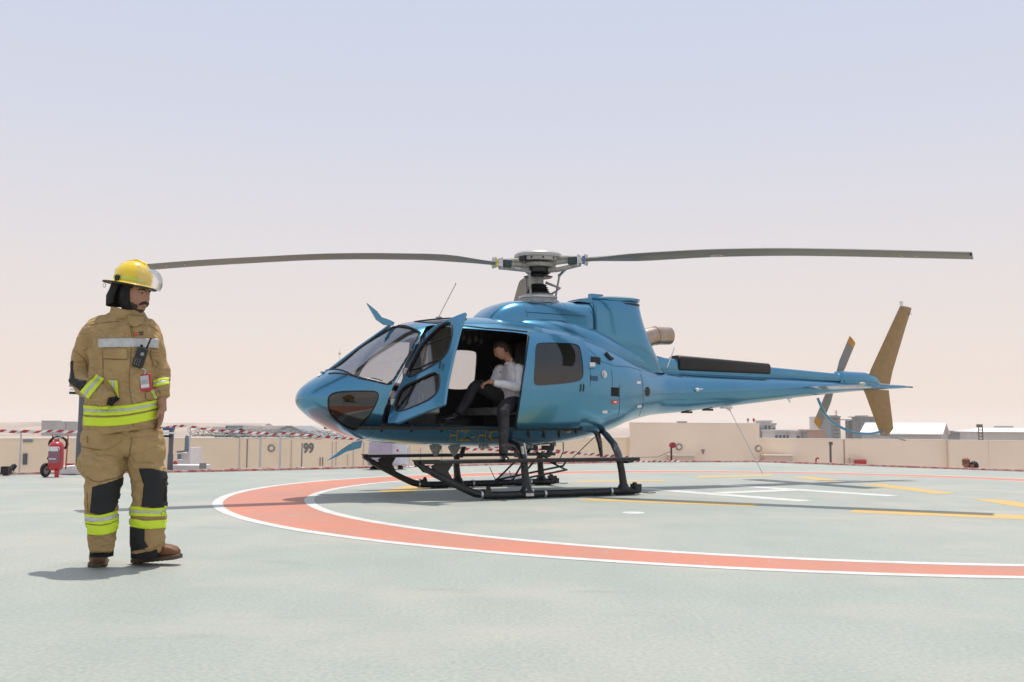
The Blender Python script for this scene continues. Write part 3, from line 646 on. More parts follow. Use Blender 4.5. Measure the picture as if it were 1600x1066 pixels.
# ---- rotor head
mast = MB(); mast.lathe([(.30, 2.50), (.29, 2.535), (.26, 2.56), (.24, 2.60), (.19, 2.63), (.10, 2.66)], seg=28); mast.lathe([(.075, 2.6), (.075, 3.02)], seg=20)
rh = part('rotor_mast', mast, M_grey)
g = MB(); g.lathe([(.16, 2.64), (.17, 2.655), (.13, 2.665), (.155, 2.68), (.12, 2.69), (.145, 2.705), (.11, 2.715), (.135, 2.73), (.10, 2.745), (.12, 2.76), (.085, 2.775)], seg=28); part('rubber_boot', g, M_rub, rh)
g = MB(); g.lathe([(.26, 2.575), (.265, 2.60), (.12, 2.60)], seg=28); part('swashplate', g, M_alu, rh)
g = MB(); g.lathe([(.33, 3.125), (.325, 3.165), (.30, 3.19), (.22, 3.20), (.001, 3.20)], seg=40); g.lathe([(.30, 3.075), (.30, 3.13)], seg=40); part('hub_cap', g, mat('hub_white', (.42, .41, .39), .5, .2, var=.1), rh)
g = MB(); 
for k in range(12):
    t = math.pi * k / 6 + .2; g.ball((.28 * math.cos(t), .28 * math.sin(t), 3.10), .026, 8, 5)
for k in range(3):
    t = k * 2 * math.pi / 3 + .3; g.box((.3 * math.cos(t), .3 * math.sin(t), 3.10), (.05, .10, .09), Matrix.Rotation(t, 3, 'Z'))
part('hub_bolts', g, M_black, rh)
AZ = [-.475, -.475 - 2 * math.pi / 3, -.475 + 2 * math.pi / 3]      # world bearings of the blades
ZC = [cubic([(0, 3.06), (.7, 3.055), (1.46, 3.040), (2.15, 3.030), (3.11, 2.985), (3.85, 2.925), (4.56, 2.857), (5.345, 2.78)]),
      cubic([(0, 3.03), (.67, 3.0), (1.38, 2.998), (2.28, 2.937), (3.11, 2.851), (3.88, 2.741), (4.6, 2.631), (5.345, 2.50)]),
      cubic([(0, 3.04), (.7, 3.03), (1.46, 3.02), (2.3, 2.98), (3.11, 2.92), (3.88, 2.83), (4.6, 2.74), (5.345, 2.64)])]
M_blade = mat('blade_grey', (.205, .20, .185), .5, var=.06, vs=4, stretch=(.3, .3, 1)); M_le = mat('blade_edge_steel', (.45, .45, .43), .35, .6)
M_star = mat('starflex_composite', (.36, .35, .31), .5, var=.2, vs=20); M_damp = mat('elastomer_green', (.035, .06, .06), .6)
H3 = HI.to_3x3()
g = MB(); g.lathe([(.001, 3.0), (.22, 3.0), (.24, 3.02), (.24, 3.045), (.2, 3.06), (.001, 3.06)], seg=30); star = part('starflex_hub', g, M_star, rh)
g = MB(); g.lathe([(.13, 2.90), (.17, 2.93), (.17, 3.0)], seg=24); g.lathe([(.18, 2.86), (.20, 2.875), (.10, 2.89)], seg=24); part('rotor_collar', g, M_black, rh)
for i, (az, zc) in enumerate(zip(AZ, ZC)):
    d = H3 @ Vector((math.cos(az), math.sin(az), 0)); n_ = Vector((-d.y, d.x, 0)); 
    g = MB(); rg = []
    prof = [(.5, 0), (.42, .38), (.25, .5), (0, .45), (-.3, .2), (-.5, .02), (-.3, -.15), (0, -.32), (.25, -.4), (.42, -.32)]
    for r_ in [.66, .75, .85, 1.0, 1.15, 1.35, 1.55, 1.8] + [2.1 + .25 * k for k in range(13)] + [5.25, 5.345]:
        ch = .13 if r_ < .8 else (.13 + (.35 - .13) * min(1, (r_ - .8) / .62)); th = .055 if r_ < .9 else .042
        tw = R([9 - 5 * r_ / 5.3, -3.5, 0][i]); c = d * r_ + Vector((0, 0, zc(r_)[0])); lead = n_ * (-1)     # clockwise seen from above
        cv = lead * math.cos(tw) + Vector((0, 0, 1)) * math.sin(tw); uv = Vector((0, 0, 1)) * math.cos(tw) - lead * math.sin(tw)
        off = -.02 if r_ < .9 else -.05
        rg.append([c + cv * (x * ch + off * 0) + uv * y * th for x, y in prof])
    g.loft(rg); bl_ = part('rotor_blade', g, M_blade, rh, smooth=60)
    def along(r_, dz=0, s_=0): return d * r_ + n_ * s_ + Vector((0, 0, zc(r_)[0] + dz))
    # sleeve: two plates with a star arm between, frequency adapter, bolts
    g = MB(); g.tube([along(.10, .055), along(.35, .06), along(.60, .035)], [.035, .03, .028], 10); part('sleeve_upper', g, M_star, bl_)
    g = MB(); g.tube([Vector((0, 0, 2.96)) + d * .12, Vector((0, 0, 2.955)) + d * .30, along(.62, -.05)], [.04, .034, .03], 10); part('sleeve_lower', g, M_star, bl_)
    g = MB(); g.tube([along(.1, 0), along(.40, 0), along(.62, 0)], [.05, .03, .022], 10); part('star_arm', g, M_star, bl_)
    Mr = Matrix.Rotation(math.atan2(d.y, d.x), 3, 'Z')
    g = MB(); g.box(along(.52, 0), (.12, .12, .10), Mr); part('damper', g, M_damp, bl_, bevel=.01)
    g = MB(); g.box(along(.655, 0), (.12, .10, .085), Mr); 
    for s_ in (-.03, .03):
        g.tube([along(.60, -.075, s_), along(.60, .075, s_)], .014, 8); g.tube([along(.70, -.07, s_), along(.70, .075, s_)], .014, 8)
    part('blade_fitting', g, M_alu, bl_)
    g = MB(); g.box(along(.69, .0), (.035, .115, .10), Mr); part('color_band', g, mat('band_%d' % i, [(.08, .16, .45), (.60, .55, .10), (.5, .08, .06)][i], .5), bl_)
    g = MB(); g.tube([along(5.335, -.008, -.12), along(5.335, -.008, -.17)], .014, 6); part('tip_weight', g, M_black, bl_)
    if i == 0:
        g = MB(); cc = along(2.45, -.027, .02); g.tube([cc + d * .075 * math.cos(t) + n_ * .05 * math.sin(t) for t in [k * math.pi / 8 for k in range(16)]], .004, 5, closed=True); part('paint_ring', g, M_lab, bl_)
    for r_ in ((4.62, 4.78) if i != 1 else (4.72, 4.92)):
        g = MB(); g.tube([along(r_, -.012, .10), along(r_ - .03, -.014, .0)], .005, 5); part('paint_tick', g, mat('tick_yellow', (.6, .6, .2), .6), bl_)
    # pitch link
    g = MB(); t2 = math.atan2(d.y, d.x) + .55; e = Vector((math.cos(t2), math.sin(t2), 0))
    g.tube([e * .235 + Vector((0, 0, 2.585)), e * .29 + Vector((0, 0, 2.90))], .014, 8); g.ball(e * .235 + Vector((0, 0, 2.585)), .024, 8, 6); g.ball(e * .29 + Vector((0, 0, 2.90)), .024, 8, 6)
    g.tube([e * .29 + Vector((0, 0, 2.90)), along(.42, -.06, .06)], .018, 8); part('pitch_link', g, M_grey, rh)
g = MB(); e = Vector((math.cos(2.6), math.sin(2.6), 0)); g.tube([e * .15 + Vector((0, 0, 2.62)), e * .30 + Vector((0, 0, 2.72)), e * .10 + Vector((0, 0, 2.80))], .02, 8)
e = Vector((math.cos(-2.2), math.sin(-2.2), 0)); g.tube([e * .15 + Vector((0, 0, 2.62)), e * .30 + Vector((0, 0, 2.74)), e * .10 + Vector((0, 0, 2.82))], .02, 8); part('scissor_link', g, M_grey, rh)

# ---- landing gear
def sd(s_):
    before = set(o_.name for o_ in bpy.data.objects)
    g = MB(); q = [(-.86, 1.08, .055), (0, 1.08, .05), (1.15, 1.08, .05), (1.38, 1.08, .055), (1.52, 1.08, .085), (1.70, 1.08, .16), (2.02, 1.08, .31), (2.16, 1.08, .385), (2.27, 1.08, .45)]
    g.tube([(a, b_ * s_, z) for a, b_, z in q], [.045] * 5 + [.042, .040, .034, .03], 14)
    sk = part('skid', g, M_black)
    g = MB(); g.box((-.82, 1.08 * s_, .10), (.10, .11, .07)); g.box((-.88, 1.05 * s_, .06), (.06, .05, .08)); g.tube([(-.86, 1.08 * s_, .035), (-1.02, 1.10 * s_, .015), (-1.12, 1.1 * s_, .018)], .006, 6); g.ball((-.80, 1.08 * s_, .13), .035, 8, 6); part('wheel_fitting', g, M_black, sk)
    g = MB(); g.box((1.36, 1.08 * s_, .085), (.09, .10, .08)); g.ball((1.33, 1.08 * s_, .13), .03, 8, 6); part('skid_clamp', g, M_black, sk)
    for a in (1.43, .56, -.42): g = MB(); g.lathe([(.052, -.014), (.055, 0), (.052, .014)], (a, 1.08 * s_, .053 if a < 1.4 else .065), (1, 0, 0), 14); part('hose_clamp', g, M_alu, sk)
    for a in (1.1, .2, -.3, -.65): g = MB(); g.box((a, 1.08 * s_, .008), (.26, .05, .012)); part('wear_plate', g, M_black, sk)
    # step board with end brackets
    g = MB(); g.box((.70, 1.08 * s_, .452), (3.06, .16, .045)); st = part('step_board', g, M_black, bevel=.008)
    g = MB(); g.prism([(2.23, 1.04 * s_, .475), (2.30, 1.04 * s_, .475), (2.16, 1.04 * s_, .335), (2.02, 1.04 * s_, .30), (2.04, 1.04 * s_, .345), (2.13, 1.04 * s_, .375)], (0, .07 * s_, 0))
    g.prism([(2.00, 1.04 * s_, .43), (2.06, 1.04 * s_, .40), (2.02, 1.04 * s_, .33), (1.90, 1.04 * s_, .24), (1.78, 1.04 * s_, .22), (1.86, 1.04 * s_, .34), (1.80, 1.04 * s_, .43)], (0, .05 * s_, 0)); part('step_bracket', g, M_black, st)
    g = MB(); g.prism([(-.83, 1.02 * s_, .475), (-.72, 1.02 * s_, .475), (-.65, 1.02 * s_, .40), (-.74, 1.02 * s_, .41)], (0, .10 * s_, 0)); part('step_bracket', g, M_black, st)
    g = MB(); g.tube([(.81, 1.08 * s_, .07), (.81, 1.08 * s_, .15), (.83, 1.075 * s_, .30), (.835, 1.06 * s_, .43)], [.10, .052, .046, .045], 14); part('strut', g, M_black)
    g = MB(); g.tube([(-.62, 1.08 * s_, .07), (-.62, 1.08 * s_, .15), (-.60, 1.075 * s_, .30), (-.58, 1.06 * s_, .43)], [.09, .05, .045, .045], 14); part('strut', g, M_black)
    g = MB(); g.box((.80, 1.135 * s_, .075), (.11, .02, .085)); part('tie_down_plate', g, M_alu, sk); 
    g = MB()
    for dx in (-.022, .022): g.box((.80 + dx, 1.147 * s_, .085), (.022, .006, .024))
    part('plate_holes', g, M_vent, sk)
    for o_ in list(bpy.data.objects):
        if s_ < 0 and o_.name not in before and o_.parent is heli: o_.location.x = -.135; o_.scale.x = .958
    return sk
sd(1); sd(-1)
g = MB(); g.tube([(.835, 1.06, .43), (.80, .95, .55), (.77, .78, .63), (.75, .5, .67), (.72, -.5, .66), (.64, -.80, .64), (.60, -.98, .56), (.60, -1.06, .43)], .034, 12); part('cross_tube', g, M_black)
M_gloss = mat('glossy_black', (.02, .02, .022), .12, .2, coat=.6)
def airfoil_tube(pts, ch, th, seg=16):
    g = MB(); rings = []
    for i, p in enumerate(pts):
        p = Vector(p); t = (Vector(pts[min(i + 1, len(pts) - 1)]) - Vector(pts[max(i - 1, 0)])).normalized(); a = Vector((1, 0, 0)); n_ = t.cross(a).normalized()
        rings.append([p + a * ch * .5 * math.cos(2 * math.pi * k / seg) + n_ * th * .5 * math.sin(2 * math.pi * k / seg) for k in range(seg)])
    return g.loft(rings)
part('rear_cross_tube', airfoil_tube([(-.84, -.22, .80), (-.84, -.6, .72), (-.84, -.92, .62), (-.83, -1.06, .43)], .10, .05), M_gloss)
g = MB(); g.tube([onb(932, 672, .45), onb(937, 692, .5), onb(940, 714, .5)], [.045, .035, .022], 10); part('drag_link', g, M_gloss)
for s_ in (1,):
    part('rear_cross_tube', airfoil_tube([(-.76, .22 * s_, .87), (-.73, .40 * s_, .83), (-.68, .62 * s_, .76), (-.64, .85 * s_, .64), (-.60, .99 * s_, .53), (-.58, 1.06 * s_, .43)], .12, .05), M_gloss)
g = MB(); g.box((-.78, 0, .86), (.22, .62, .10)); part('gear_mount', g, M_black, bevel=.02)
# bright bracket by the front strut, cargo-hook frame
g = MB(); g.tube([(.80, 1.0, .45), (.83, 1.0, .62)], .02, 8); g.tube([(.76, 1.0, .47), (.80, 1.0, .66)], .012, 8); part('mount_bracket', g, M_alu)
hb = lambda x, y, b_=0.0: onb(x, y, b_)
g = MB(); 
for (p, q, b0, b1) in (((776, 750), (800, 726), .25, .25), ((776, 750), (880, 728), .25, .1), ((776, 750), (800, 752), .25, .45), ((800, 752), (814, 728), .45, .45), ((800, 752), (886, 734), .45, -.05), ((814, 728), (830, 700), .45, .3), ((800, 726), (826, 704), .25, .1), ((860, 722), (884, 734), .0, -.05), ((880, 728), (886, 718), .1, .1), ((838, 706), (868, 724), 0, 0), ((848, 706), (820, 738), .2, .35)):
    g.tube([hb(*p, b0), hb(*q, b1)], .013, 8)
g.ball(hb(776, 751, .25), .03, 8, 6); g.ball(hb(801, 753, .45), .035, 8, 6); part('cargo_frame', g, M_black)
for q_, r_ in (([hb(765, 730, .2), hb(774, 750, .25)], .005), ([hb(796, 736, .2), hb(800, 750, .4)], .005), ([hb(880, 690), hb(880, 706), hb(874, 718), hb(868, 724)], .008), ([hb(932, 680, .1), hb(905, 706), hb(888, 722)], .006)):
    g = MB(); g.tube(q_, r_, 6); part('cable', g, M_black)
for a in (.15, .45, -.1): g = MB(); g.box((a, .1, .575), (.10, .16, .06)); part('belly_fitting', g, M_black)
g = MB(); g.box((.12, -.25, .52), (.12, .12, .16)); part('hook_box', g, M_black)
for a, z in ((1.50, .60), (1.24, .60)):
    g = MB(); g.loft([[Vector((a + dx * s_, dy * s_, z0)) for dx, dy in ((.09, 0), (0, .025), (-.09, 0), (0, -.025))] for s_, z0 in ((1.0, .62), (.95, .58), (.35, .49), (.1, .475))]); part('belly_antenna', g, M_grey)
for a in (.95, 1.0, 1.05, .3, .35, -.05): g = MB(); g.box((a, .35, BODY(a)[1] + .01), (.03, .03, .05)); part('belly_bolt', g, M_grey)
# wire cutters
def blade_cut(pts, th, m): g = MB(); g.prism([(a, -th / 2, z) for a, z in pts], (0, th, 0)); return g
q = [onb(x, y, 0) for x, y in ((573, 474), (588, 486), (596, 496), (608, 500), (616, 504), (614, 509), (600, 508), (588, 500))]
part('wire_cutter', blade_cut([(p.x, p.z) for p in q], .03, None), M_blue)
q = [onb(x, y, 0) for x, y in ((510, 720), (535, 702), (552, 691), (566, 688), (563, 700), (556, 702), (540, 706), (526, 714))]
part('wire_cutter', blade_cut([(p.x, p.z) for p in q], .03, None), M_blue)
g = MB(); g.tube([onb(614, 505, 0), onb(560, 543, 0), onb(507, 584, 0)], .016, 8); g.box(onb(506, 584, 0), (.07, .05, .05)); part('center_post', g, M_blue)
g = MB(); g.tube([onb(507, 582, 0), onb(497, 588, .04)], .008, 6); part('air_probe', g, M_grey)

# ---- cabin
M_seat = mat('seat_grey_leather', (.065, .062, .058), .6, var=.15, vs=9, bump=.2, bs=60)
M_seatl = mat('seat_cushion_light', (.24, .235, .225), .6, var=.1, vs=9)
g = MB(); g.box((1.25, 0, .83), (2.9, 1.56, .04)); part('cabin_floor', g, M_in)
g = MB(); g.box((.02, 0, 1.40), (.06, 1.5, 1.2)); part('bulkhead', g, M_in)
g = MB(); g.loft([[Vector((a, b_, z)) for a, z in ((2.50, .85), (2.62, 1.0), (2.60, 1.35), (2.46, 1.43), (2.34, 1.40), (2.38, .85))] for b_ in (-.42, -.38, .22, .26)]); dash = part('instrument_panel', g, M_in, smooth=30)
g = MB()
for k in range(5): g.lathe([(.045, 0), (.045, .012)], (2.352, -.30 + .12 * k, 1.30), (-1, 0, 0), 14)
part('gauges', g, mat('gauge_face', (.05, .05, .055), .2), dash)
def seat(a, b_, lean=.10, name='seat', z0=1.12):
    g = MB(); rg = []
    for z, w_, t_ in ((z0 - .02, .20, .05), (z0 + .1, .225, .06), (z0 + .45, .225, .055), (z0 + .6, .17, .05), (z0 + .66, .13, .045), (z0 + .82, .12, .045), (z0 + .86, .08, .03)):
        c = Vector((a - lean * (z - z0), b_, z)); rg.append([c + Vector((t_ * math.copysign(abs(math.cos(t)) ** .6, math.cos(t)), w_ * math.copysign(abs(math.sin(t)) ** .6, math.sin(t)), 0)) for t in [2 * math.pi * k / 20 for k in range(20)]])
    g.loft(rg); s_ = part(name + '_back', g, M_seat)
    g = MB(); g.loft([[Vector((a + .02 + x, b_ + .23 * sy, z0 - .07 + .05 * z)) for sy, z in ((-1, -.6), (-.9, .8), (0, 1), (.9, .8), (1, -.6), (.8, -1), (-.8, -1))] for x in (0, .05, .25, .42, .46)]); part(name + '_cushion', g, M_seatl)
    g = MB(); g.box((a + .22, b_, z0 - .20), (.36, .36, .20)); part(name + '_base', g, M_in)
seat(1.72, .36); seat(1.72, -.36); seat(.36, .50); seat(.30, -.05); seat(.22, -.58)
g = MB(); g.tube([(1.50, -.38, 1.0), (1.55, -.38, 1.3)], .015, 6); g.tube([(2.05, .38, .85), (1.98, .38, 1.2)], .015, 6); g.tube([(2.05, -.38, .85), (1.98, -.38, 1.2)], .015, 6); part('control_stick', g, M_black)
g = MB(); g.box((2.1, 0, .98), (.7, .2, .26)); part('console', g, M_in)
for x, y, r_ in ((713, 531, .05), (724, 527, .045), (733, 532, .05), (744, 529, .045), (752, 533, .04)):
    g = MB(); c = onb(x, y, -.1); g.ball(c, (r_ * .6, r_ * .8, r_ * 1.1), 12, 8); g.tube([c + Vector((0, 0, .04)), c + Vector((0, 0, .12))], .008, 6); part('headset', g, M_seat)
g = MB(); g.box(onb(597, 537, .15), (.05, .16, .07)); g.tube([onb(597, 537, .15), onb(612, 512, .1)], .008, 6); part('compass', g, M_black)
g = MB(); g.tube([(1.28, -.80, 1.2), (1.12, -.86, 1.5), (1.10, -.80, 1.9), (1.1, -.6, 2.1)], .035, 8); g.tube([(1.1, .35, 2.10), (1.1, -.35, 2.15)], .04, 8); part('door_frame_post', g, M_in)

# ---- front door standing open
hb0 = surf([(605, 650)])[0][0]; ht0 = surf([(662, 514)])[0][0]
hb0 = hb0 + Vector((0.0, .03, 0)); ht0 = ht0 + Vector((0, .03, 0))
hu = (ht0 - hb0).normalized(); ang = R(68)
dd = Vector((-math.cos(ang), math.sin(ang), 0)); dd = (dd - hu * dd.dot(hu)).normalized(); dn = hu.cross(dd).normalized()
if dn.dot(LEYE - hb0) < 0: dn = -dn
def ondoor(x, y): d = lray(x, y); return LEYE + d * ((hb0 - LEYE).dot(dn) / d.dot(dn))
DZ = 5.607
def dz(pts): return [(x / DZ + 590, y / DZ + 480) for x, y in pts]
dout = [ondoor(*p) for p in dz([(430, 215), (520, 150), (600, 112), (690, 72), (768, 42), (745, 115), (715, 210), (660, 420), (630, 560), (605, 680), (582, 845), (560, 856), (470, 892), (400, 922), (300, 960), (180, 1012), (90, 1018), (85, 1000), (110, 880), (150, 770), (210, 640), (290, 470), (350, 345)])]
w1 = [ondoor(*p) for p in smooth_closed(dz([(258, 600), (270, 545), (345, 400), (420, 285), (520, 185), (600, 133), (640, 135), (658, 175), (650, 270), (620, 375), (580, 435), (520, 485), (430, 540), (330, 590), (280, 615)]), 1)]
w2 = [ondoor(*p) for p in smooth_closed(dz([(148, 890), (155, 840), (190, 740), (240, 690), (290, 665), (380, 625), (480, 575), (525, 575), (543, 610), (540, 690), (515, 755), (460, 805), (400, 835), (330, 865), (220, 908), (165, 912)]), 1)]
def slabm(P, n_, d0, d1, mi=0): g = MB(); g.prism([p + n_ * d0 for p in P], n_ * (d1 - d0), mi); me = g.mesh(); [me.materials.append(m) for m in (M_blue, M_in)]; return me
dme = boolean(boolean(slabm(dout, dn, -.045, 0), slabm(w1, dn, -.1, .1, 1), 'DIFFERENCE'), slabm(w2, dn, -.1, .1, 1), 'DIFFERENCE')
fd = part('front_door', dme, [M_blue, M_in], smooth=30, bevel=.008)
for wv in (w1, w2):
    g = MB(); g.prism([p - dn * .022 for p in wv], dn * .005); o = part('door_window', g, M_glass, fd, smooth=0)
    g = MB(); g.tube([p + dn * .003 for p in wv], .0085, 6, closed=True); part('gasket', g, M_rub, o)
g = MB(); P = [ondoor(*p) + dn * .03 for p in dz([(568, 485), (560, 500), (556, 545)])]; g.tube(P, .012, 8); part('handle', g, M_black, fd)
g = MB(); P = [ondoor(*p) + dn * .006 for p in dz([(420, 300), (330, 450), (265, 590)])]
for k in (.15, .5, .85): c = hb0.lerp(ht0, k); g.box(c - dd * .02 + dn * .01, (.05, .04, .07))
part('hinge', g, M_alu, fd)
g = MB(); P = [ondoor(*p) - dn * .01 for p in dz([(300, 545), (380, 520), (480, 470), (600, 425)])]; g.tube(P, .008, 6); P = [ondoor(*p) - dn * .01 for p in dz([(360, 350), (500, 290), (640, 240)])]; g.tube(P, .006, 6); part('sliding_window_rail', g, M_black, fd)
# ------------------------------------------------------------------ roof parapets
def wallmat(name, c):
    m = mat(name, c, .9, c2=tuple(x * .93 for x in c), vs=.8, detail=7, bump=.15, bs=30, spec=.2); return m
M_wall = wallmat('cream_render', (0.95, 0.79, 0.58)); M_wall2 = wallmat('pale_cream_render', (0.95, 0.79, 0.62)); M_cop = mat('white_coping', (.80, .74, .66), .8)
M_line = mat('joint_brown', (.30, .24, .20), .9); M_joint = mat('joint_grey', (.55, .48, .44), .9)  # darker brown for some wall joints and small fittings, grey for the rest
def wallseg(pts, z0, z1, th, label, m, joints=(), cop=True):
    mid = Vector((*pts[0], 0)); t = thing('parapet_wall', label, 'wall', (pts[0][0], pts[0][1], z0))
    for (x0, y0), (x1, y1) in zip(pts[:-1], pts[1:]):
        d = Vector((x1 - x0, y1 - y0)); a = math.atan2(d.y, d.x); Mr = Matrix.Rotation(a, 3, 'Z'); n_ = Vector((-d.y, d.x)).normalized() * th / 2
        g = MB(); g.box(((x0 + x1) / 2 + n_.x, (y0 + y1) / 2 + n_.y, (z0 + z1) / 2), (d.length, th, z1 - z0), Mr); g.build('wall_panel', m, t)
        if cop: g = MB(); g.box(((x0 + x1) / 2 + n_.x, (y0 + y1) / 2 + n_.y, z1 + .011), (d.length + .02, th + .03, .022), Mr); g.build('coping', M_cop, t)
    return t
def onwall(px, py, p, q):              # pixel on to the vertical plane through p, q
    r = ray(px, py); n_ = Vector((-(q[1] - p[1]), q[0] - p[0], 0)); return EYE + r * ((Vector((p[0], p[1], 0)) - EYE).dot(n_) / r.dot(n_))
LW = [(-30, 12.0), (-13.0, 18.9), (-6.6, 23.2), (3.38, 28.8)]; HW = [(3.4, 28.7), (7.12, 28.7)]; RW = [(7.14, 28.9), (12.30, 28.3)]; RW2 = [(12.30, 28.1), (13.30, 27.9)]; RW3 = [(13.30, 27.88), (24, 19), (28, 2)]
w1_ = wallseg(LW, -1.62, .50, .25, 'long cream roof wall with panel joints behind the striped tape', M_wall)
w2_ = wallseg(HW, -1.62, .93, .25, 'taller plain cream wall behind the red hose reel post', M_wall2)
w3_ = wallseg(RW, -1.62, .505, .25, 'cream roof wall in front of the white gabled shed', M_wall2)
w4_ = wallseg(RW2, -1.62, .50, .25, 'short cream wall panel behind the two heads', M_wall2)
w5_ = wallseg(RW3, -1.62, .50, .25, 'cream wall running off the right side of the photo', M_wall2)
def seam(wt, p, q, px, y0, y1, wpx=1.2, m=None):
    a = onwall(px, y0, p, q); b = onwall(px, y1, p, q); w_ = wpx / FPX * a.y / 2
    d = Vector((q[0] - p[0], q[1] - p[1], 0)).normalized(); n_ = Vector((-d.y, d.x, 0)); n_ = n_ if n_.dot(EYE - a) > 0 else -n_
    g = MB(); c = (a + b) / 2 + n_ * .006; g.box(c, (w_ * 2, .012, abs(a.z - b.z)), Matrix.Rotation(math.atan2(d.y, d.x), 3, 'Z')); g.build('panel_joint', m or M_joint, wt)
p, q = LW[2], LW[3]
for x, y0, y1, m in ((311, 686, 712, M_joint), (374, 686, 731, M_joint), (386, 686, 731, M_line), (455, 688, 732, M_joint), (407, 686, 731, M_joint), (519, 690, 730, M_joint), (525, 690, 728, M_joint), (543, 710, 730, M_joint), (552, 690, 730, M_joint), (568, 690, 730, M_joint), (637, 700, 727, M_joint), (657, 700, 727, M_joint), (500, 715, 728, M_line), (504, 715, 728, M_line), (690, 700, 727, M_joint)):
    seam(w1_, p, q, x, y0, y1, 1.6 if m is M_line else 1.2, m)
seam(w2_, HW[0], HW[1], 912, 664, 712); seam(w3_, RW[0], RW[1], 1319, 686, 724, 1.3, M_line)
def flatbox(wt, p, q, x0, y0, x1, y1, th, m, nm, parent=None):
    a = onwall(x0, y0, p, q); b = onwall(x1, y1, p, q); d = Vector((q[0] - p[0], q[1] - p[1], 0)).normalized(); n_ = Vector((-d.y, d.x, 0)); n_ = n_ if n_.dot(EYE - a) > 0 else -n_
    g = MB(); c = (a + b) / 2 + n_ * th / 2; g.box(c, (abs((b - a).dot(d)), th, abs(a.z - b.z)), Matrix.Rotation(math.atan2(d.y, d.x), 3, 'Z')); return g.build(nm, m, wt)
def wallthing(p, q, x0, y0, x1, y1, th, m, name, label, cat):
    a = onwall((x0 + x1) / 2, y1, p, q); t = thing(name, label, cat, a); flatbox(t, p, q, x0, y0, x1, y1, th, m, 'housing'); return t
M_box = wallmat('tan_render', (.66, .50, .40))
t = wallthing(HW[0], HW[1], 1190, 711.5, 1234, 760, .35, M_box, 'plinth_block', 'long low tan block at the foot of the wall right of the wire', 'block'); flatbox(t, HW[0], HW[1], 1189, 710.5, 1235, 711.5, .38, M_cop, 'cap')
t = wallthing(HW[0], HW[1], 1042, 711.5, 1082, 760, .35, M_box, 'plinth_block', 'low tan block at the wall foot beside the hose reel post', 'block'); flatbox(t, HW[0], HW[1], 1041, 710.5, 1083, 711.5, .38, M_cop, 'cap')
t = wallthing(RW[0], RW[1], 1326, 715.5, 1351, 760, .3, M_box, 'hose_cabinet', 'red hose cabinet in a tan surround low on the wall', 'cabinet'); flatbox(t, RW[0], RW[1], 1331, 718.5, 1350, 760, .34, M_red, 'door')
def ringon(p, q, x, y, r_, label):
    a = onwall(x, y, p, q); n_ = (EYE - a); n_.z = 0; n_.normalize(); t = thing('wall_light', label, 'wall light', a)
    g = MB(); pts = [a + n_ * .03 + Vector((-n_.y, n_.x, 0)) * r_ * math.cos(k * math.pi / 8) + Vector((0, 0, r_ * math.sin(k * math.pi / 8))) for k in range(16)]
    g.tube(pts, .014, 6, closed=True); g.build('bezel', M_line, t); g = MB(); g.lathe([(r_ * .85, 0), (r_ * .6, .03), (.001, .035)], a, n_, 16); g.build('lens', M_cop, t)
ringon(LW[2], LW[3], 424, 700.5, .075, 'round wall fitting on the cream panel left of the black numerals'); ringon(HW[0], HW[1], 1061, 698.5, .085, 'round wall fitting next to the red hose reel'); ringon(HW[0], HW[1], 1213 - 28, 701, .0851, 'round wall fitting above the long low block')
tv, tf = text_mesh('99', .42, True); a = onwall(482, 701, LW[2], LW[3]); d = Vector((LW[3][0] - LW[2][0], LW[3][1] - LW[2][1], 0)).normalized(); n_ = Vector((d.y, -d.x, 0))
g = MB(); g.add([a + n_ * .01 + d * v[0] * .62 + Vector((0, 0, v[1] * .75)) for v in tv], tf); g.build('numerals', mat('numeral_grey', (.22, .21, .20), .8), w1_, smooth=0)
flatbox(w1_, LW[1], LW[2], 36, 709, 42, 726, .03, mat('dark_glass_panel', (.12, .13, .14), .4), 'window_slot'); flatbox(w1_, LW[1], LW[2], 36, 687, 51, 691, .03, mat('louvre_grey', (.25, .27, .28), .5), 'louvre')
# cone marker on wall, pipe stub, dark riser
a = onwall(1097, 706, *HW); g = MB(); g.tube([a + Vector((0, -.15, .07)), a + Vector((0, -.15, -.07))], [.06, .015], 10); tag(g.build('wall_bracket', M_line), 'small dark funnel bracket on the taller cream wall', 'bracket')
def posty(x, yb, yt, Y, r_, m, name, label, cat, parts=None):
    a = aty(x, yb, Y); b = aty(x, yt, Y); b.x = a.x; t = thing(name, label, cat, a); g = MB(); g.tube([a, b], r_, 10); g.build('post', m, t); return t, a, b
t, a, b = posty(1049, 723, 697, 24.2, .022, mat('post_maroon', (.10, .025, .03), .6), 'hose_reel_post', 'dark post carrying a round red hose reel at the pad edge', 'hose reel')
g = MB(); g.lathe([(.03, -.06), (.07, -.05), (.07, .05), (.03, .06)], b + Vector((.03, 0, .02)), (0.3, -1, 0), 20); g.build('reel', mat('reel_red', (.34, .03, .04), .5), t)
g = MB(); g.tube([b + Vector((0, 0, -.12)), aty(1028, 714, 24.1), aty(985, 715, 24)], .008, 6); g.build('guy_rod', M_line, t)
t, a, b = posty(1298, 723, 693, 25.5, .028, mat('riser_dark', (.15, .125, .11), .6), 'riser_pipe', 'dark upright riser pipe between the round fitting and the red cabinet', 'pipe')
g = MB(); g.box(b + Vector((.01, 0, 0)), (.08, .06, .08)); g.build('valve', mat('riser_dark', (0, 0, 0)), t)
t, a, b = posty(1275, 724, 719, 24.6, .018, M_red, 'vent_pipe', 'small curved red pipe stub at the pad edge', 'pipe'); g = MB(); g.tube([b, b + Vector((.01, 0, .03)), b + Vector((.04, 0, .05)), b + Vector((.07, 0, .04))], .022, 8); g.build('elbow', M_red, t)
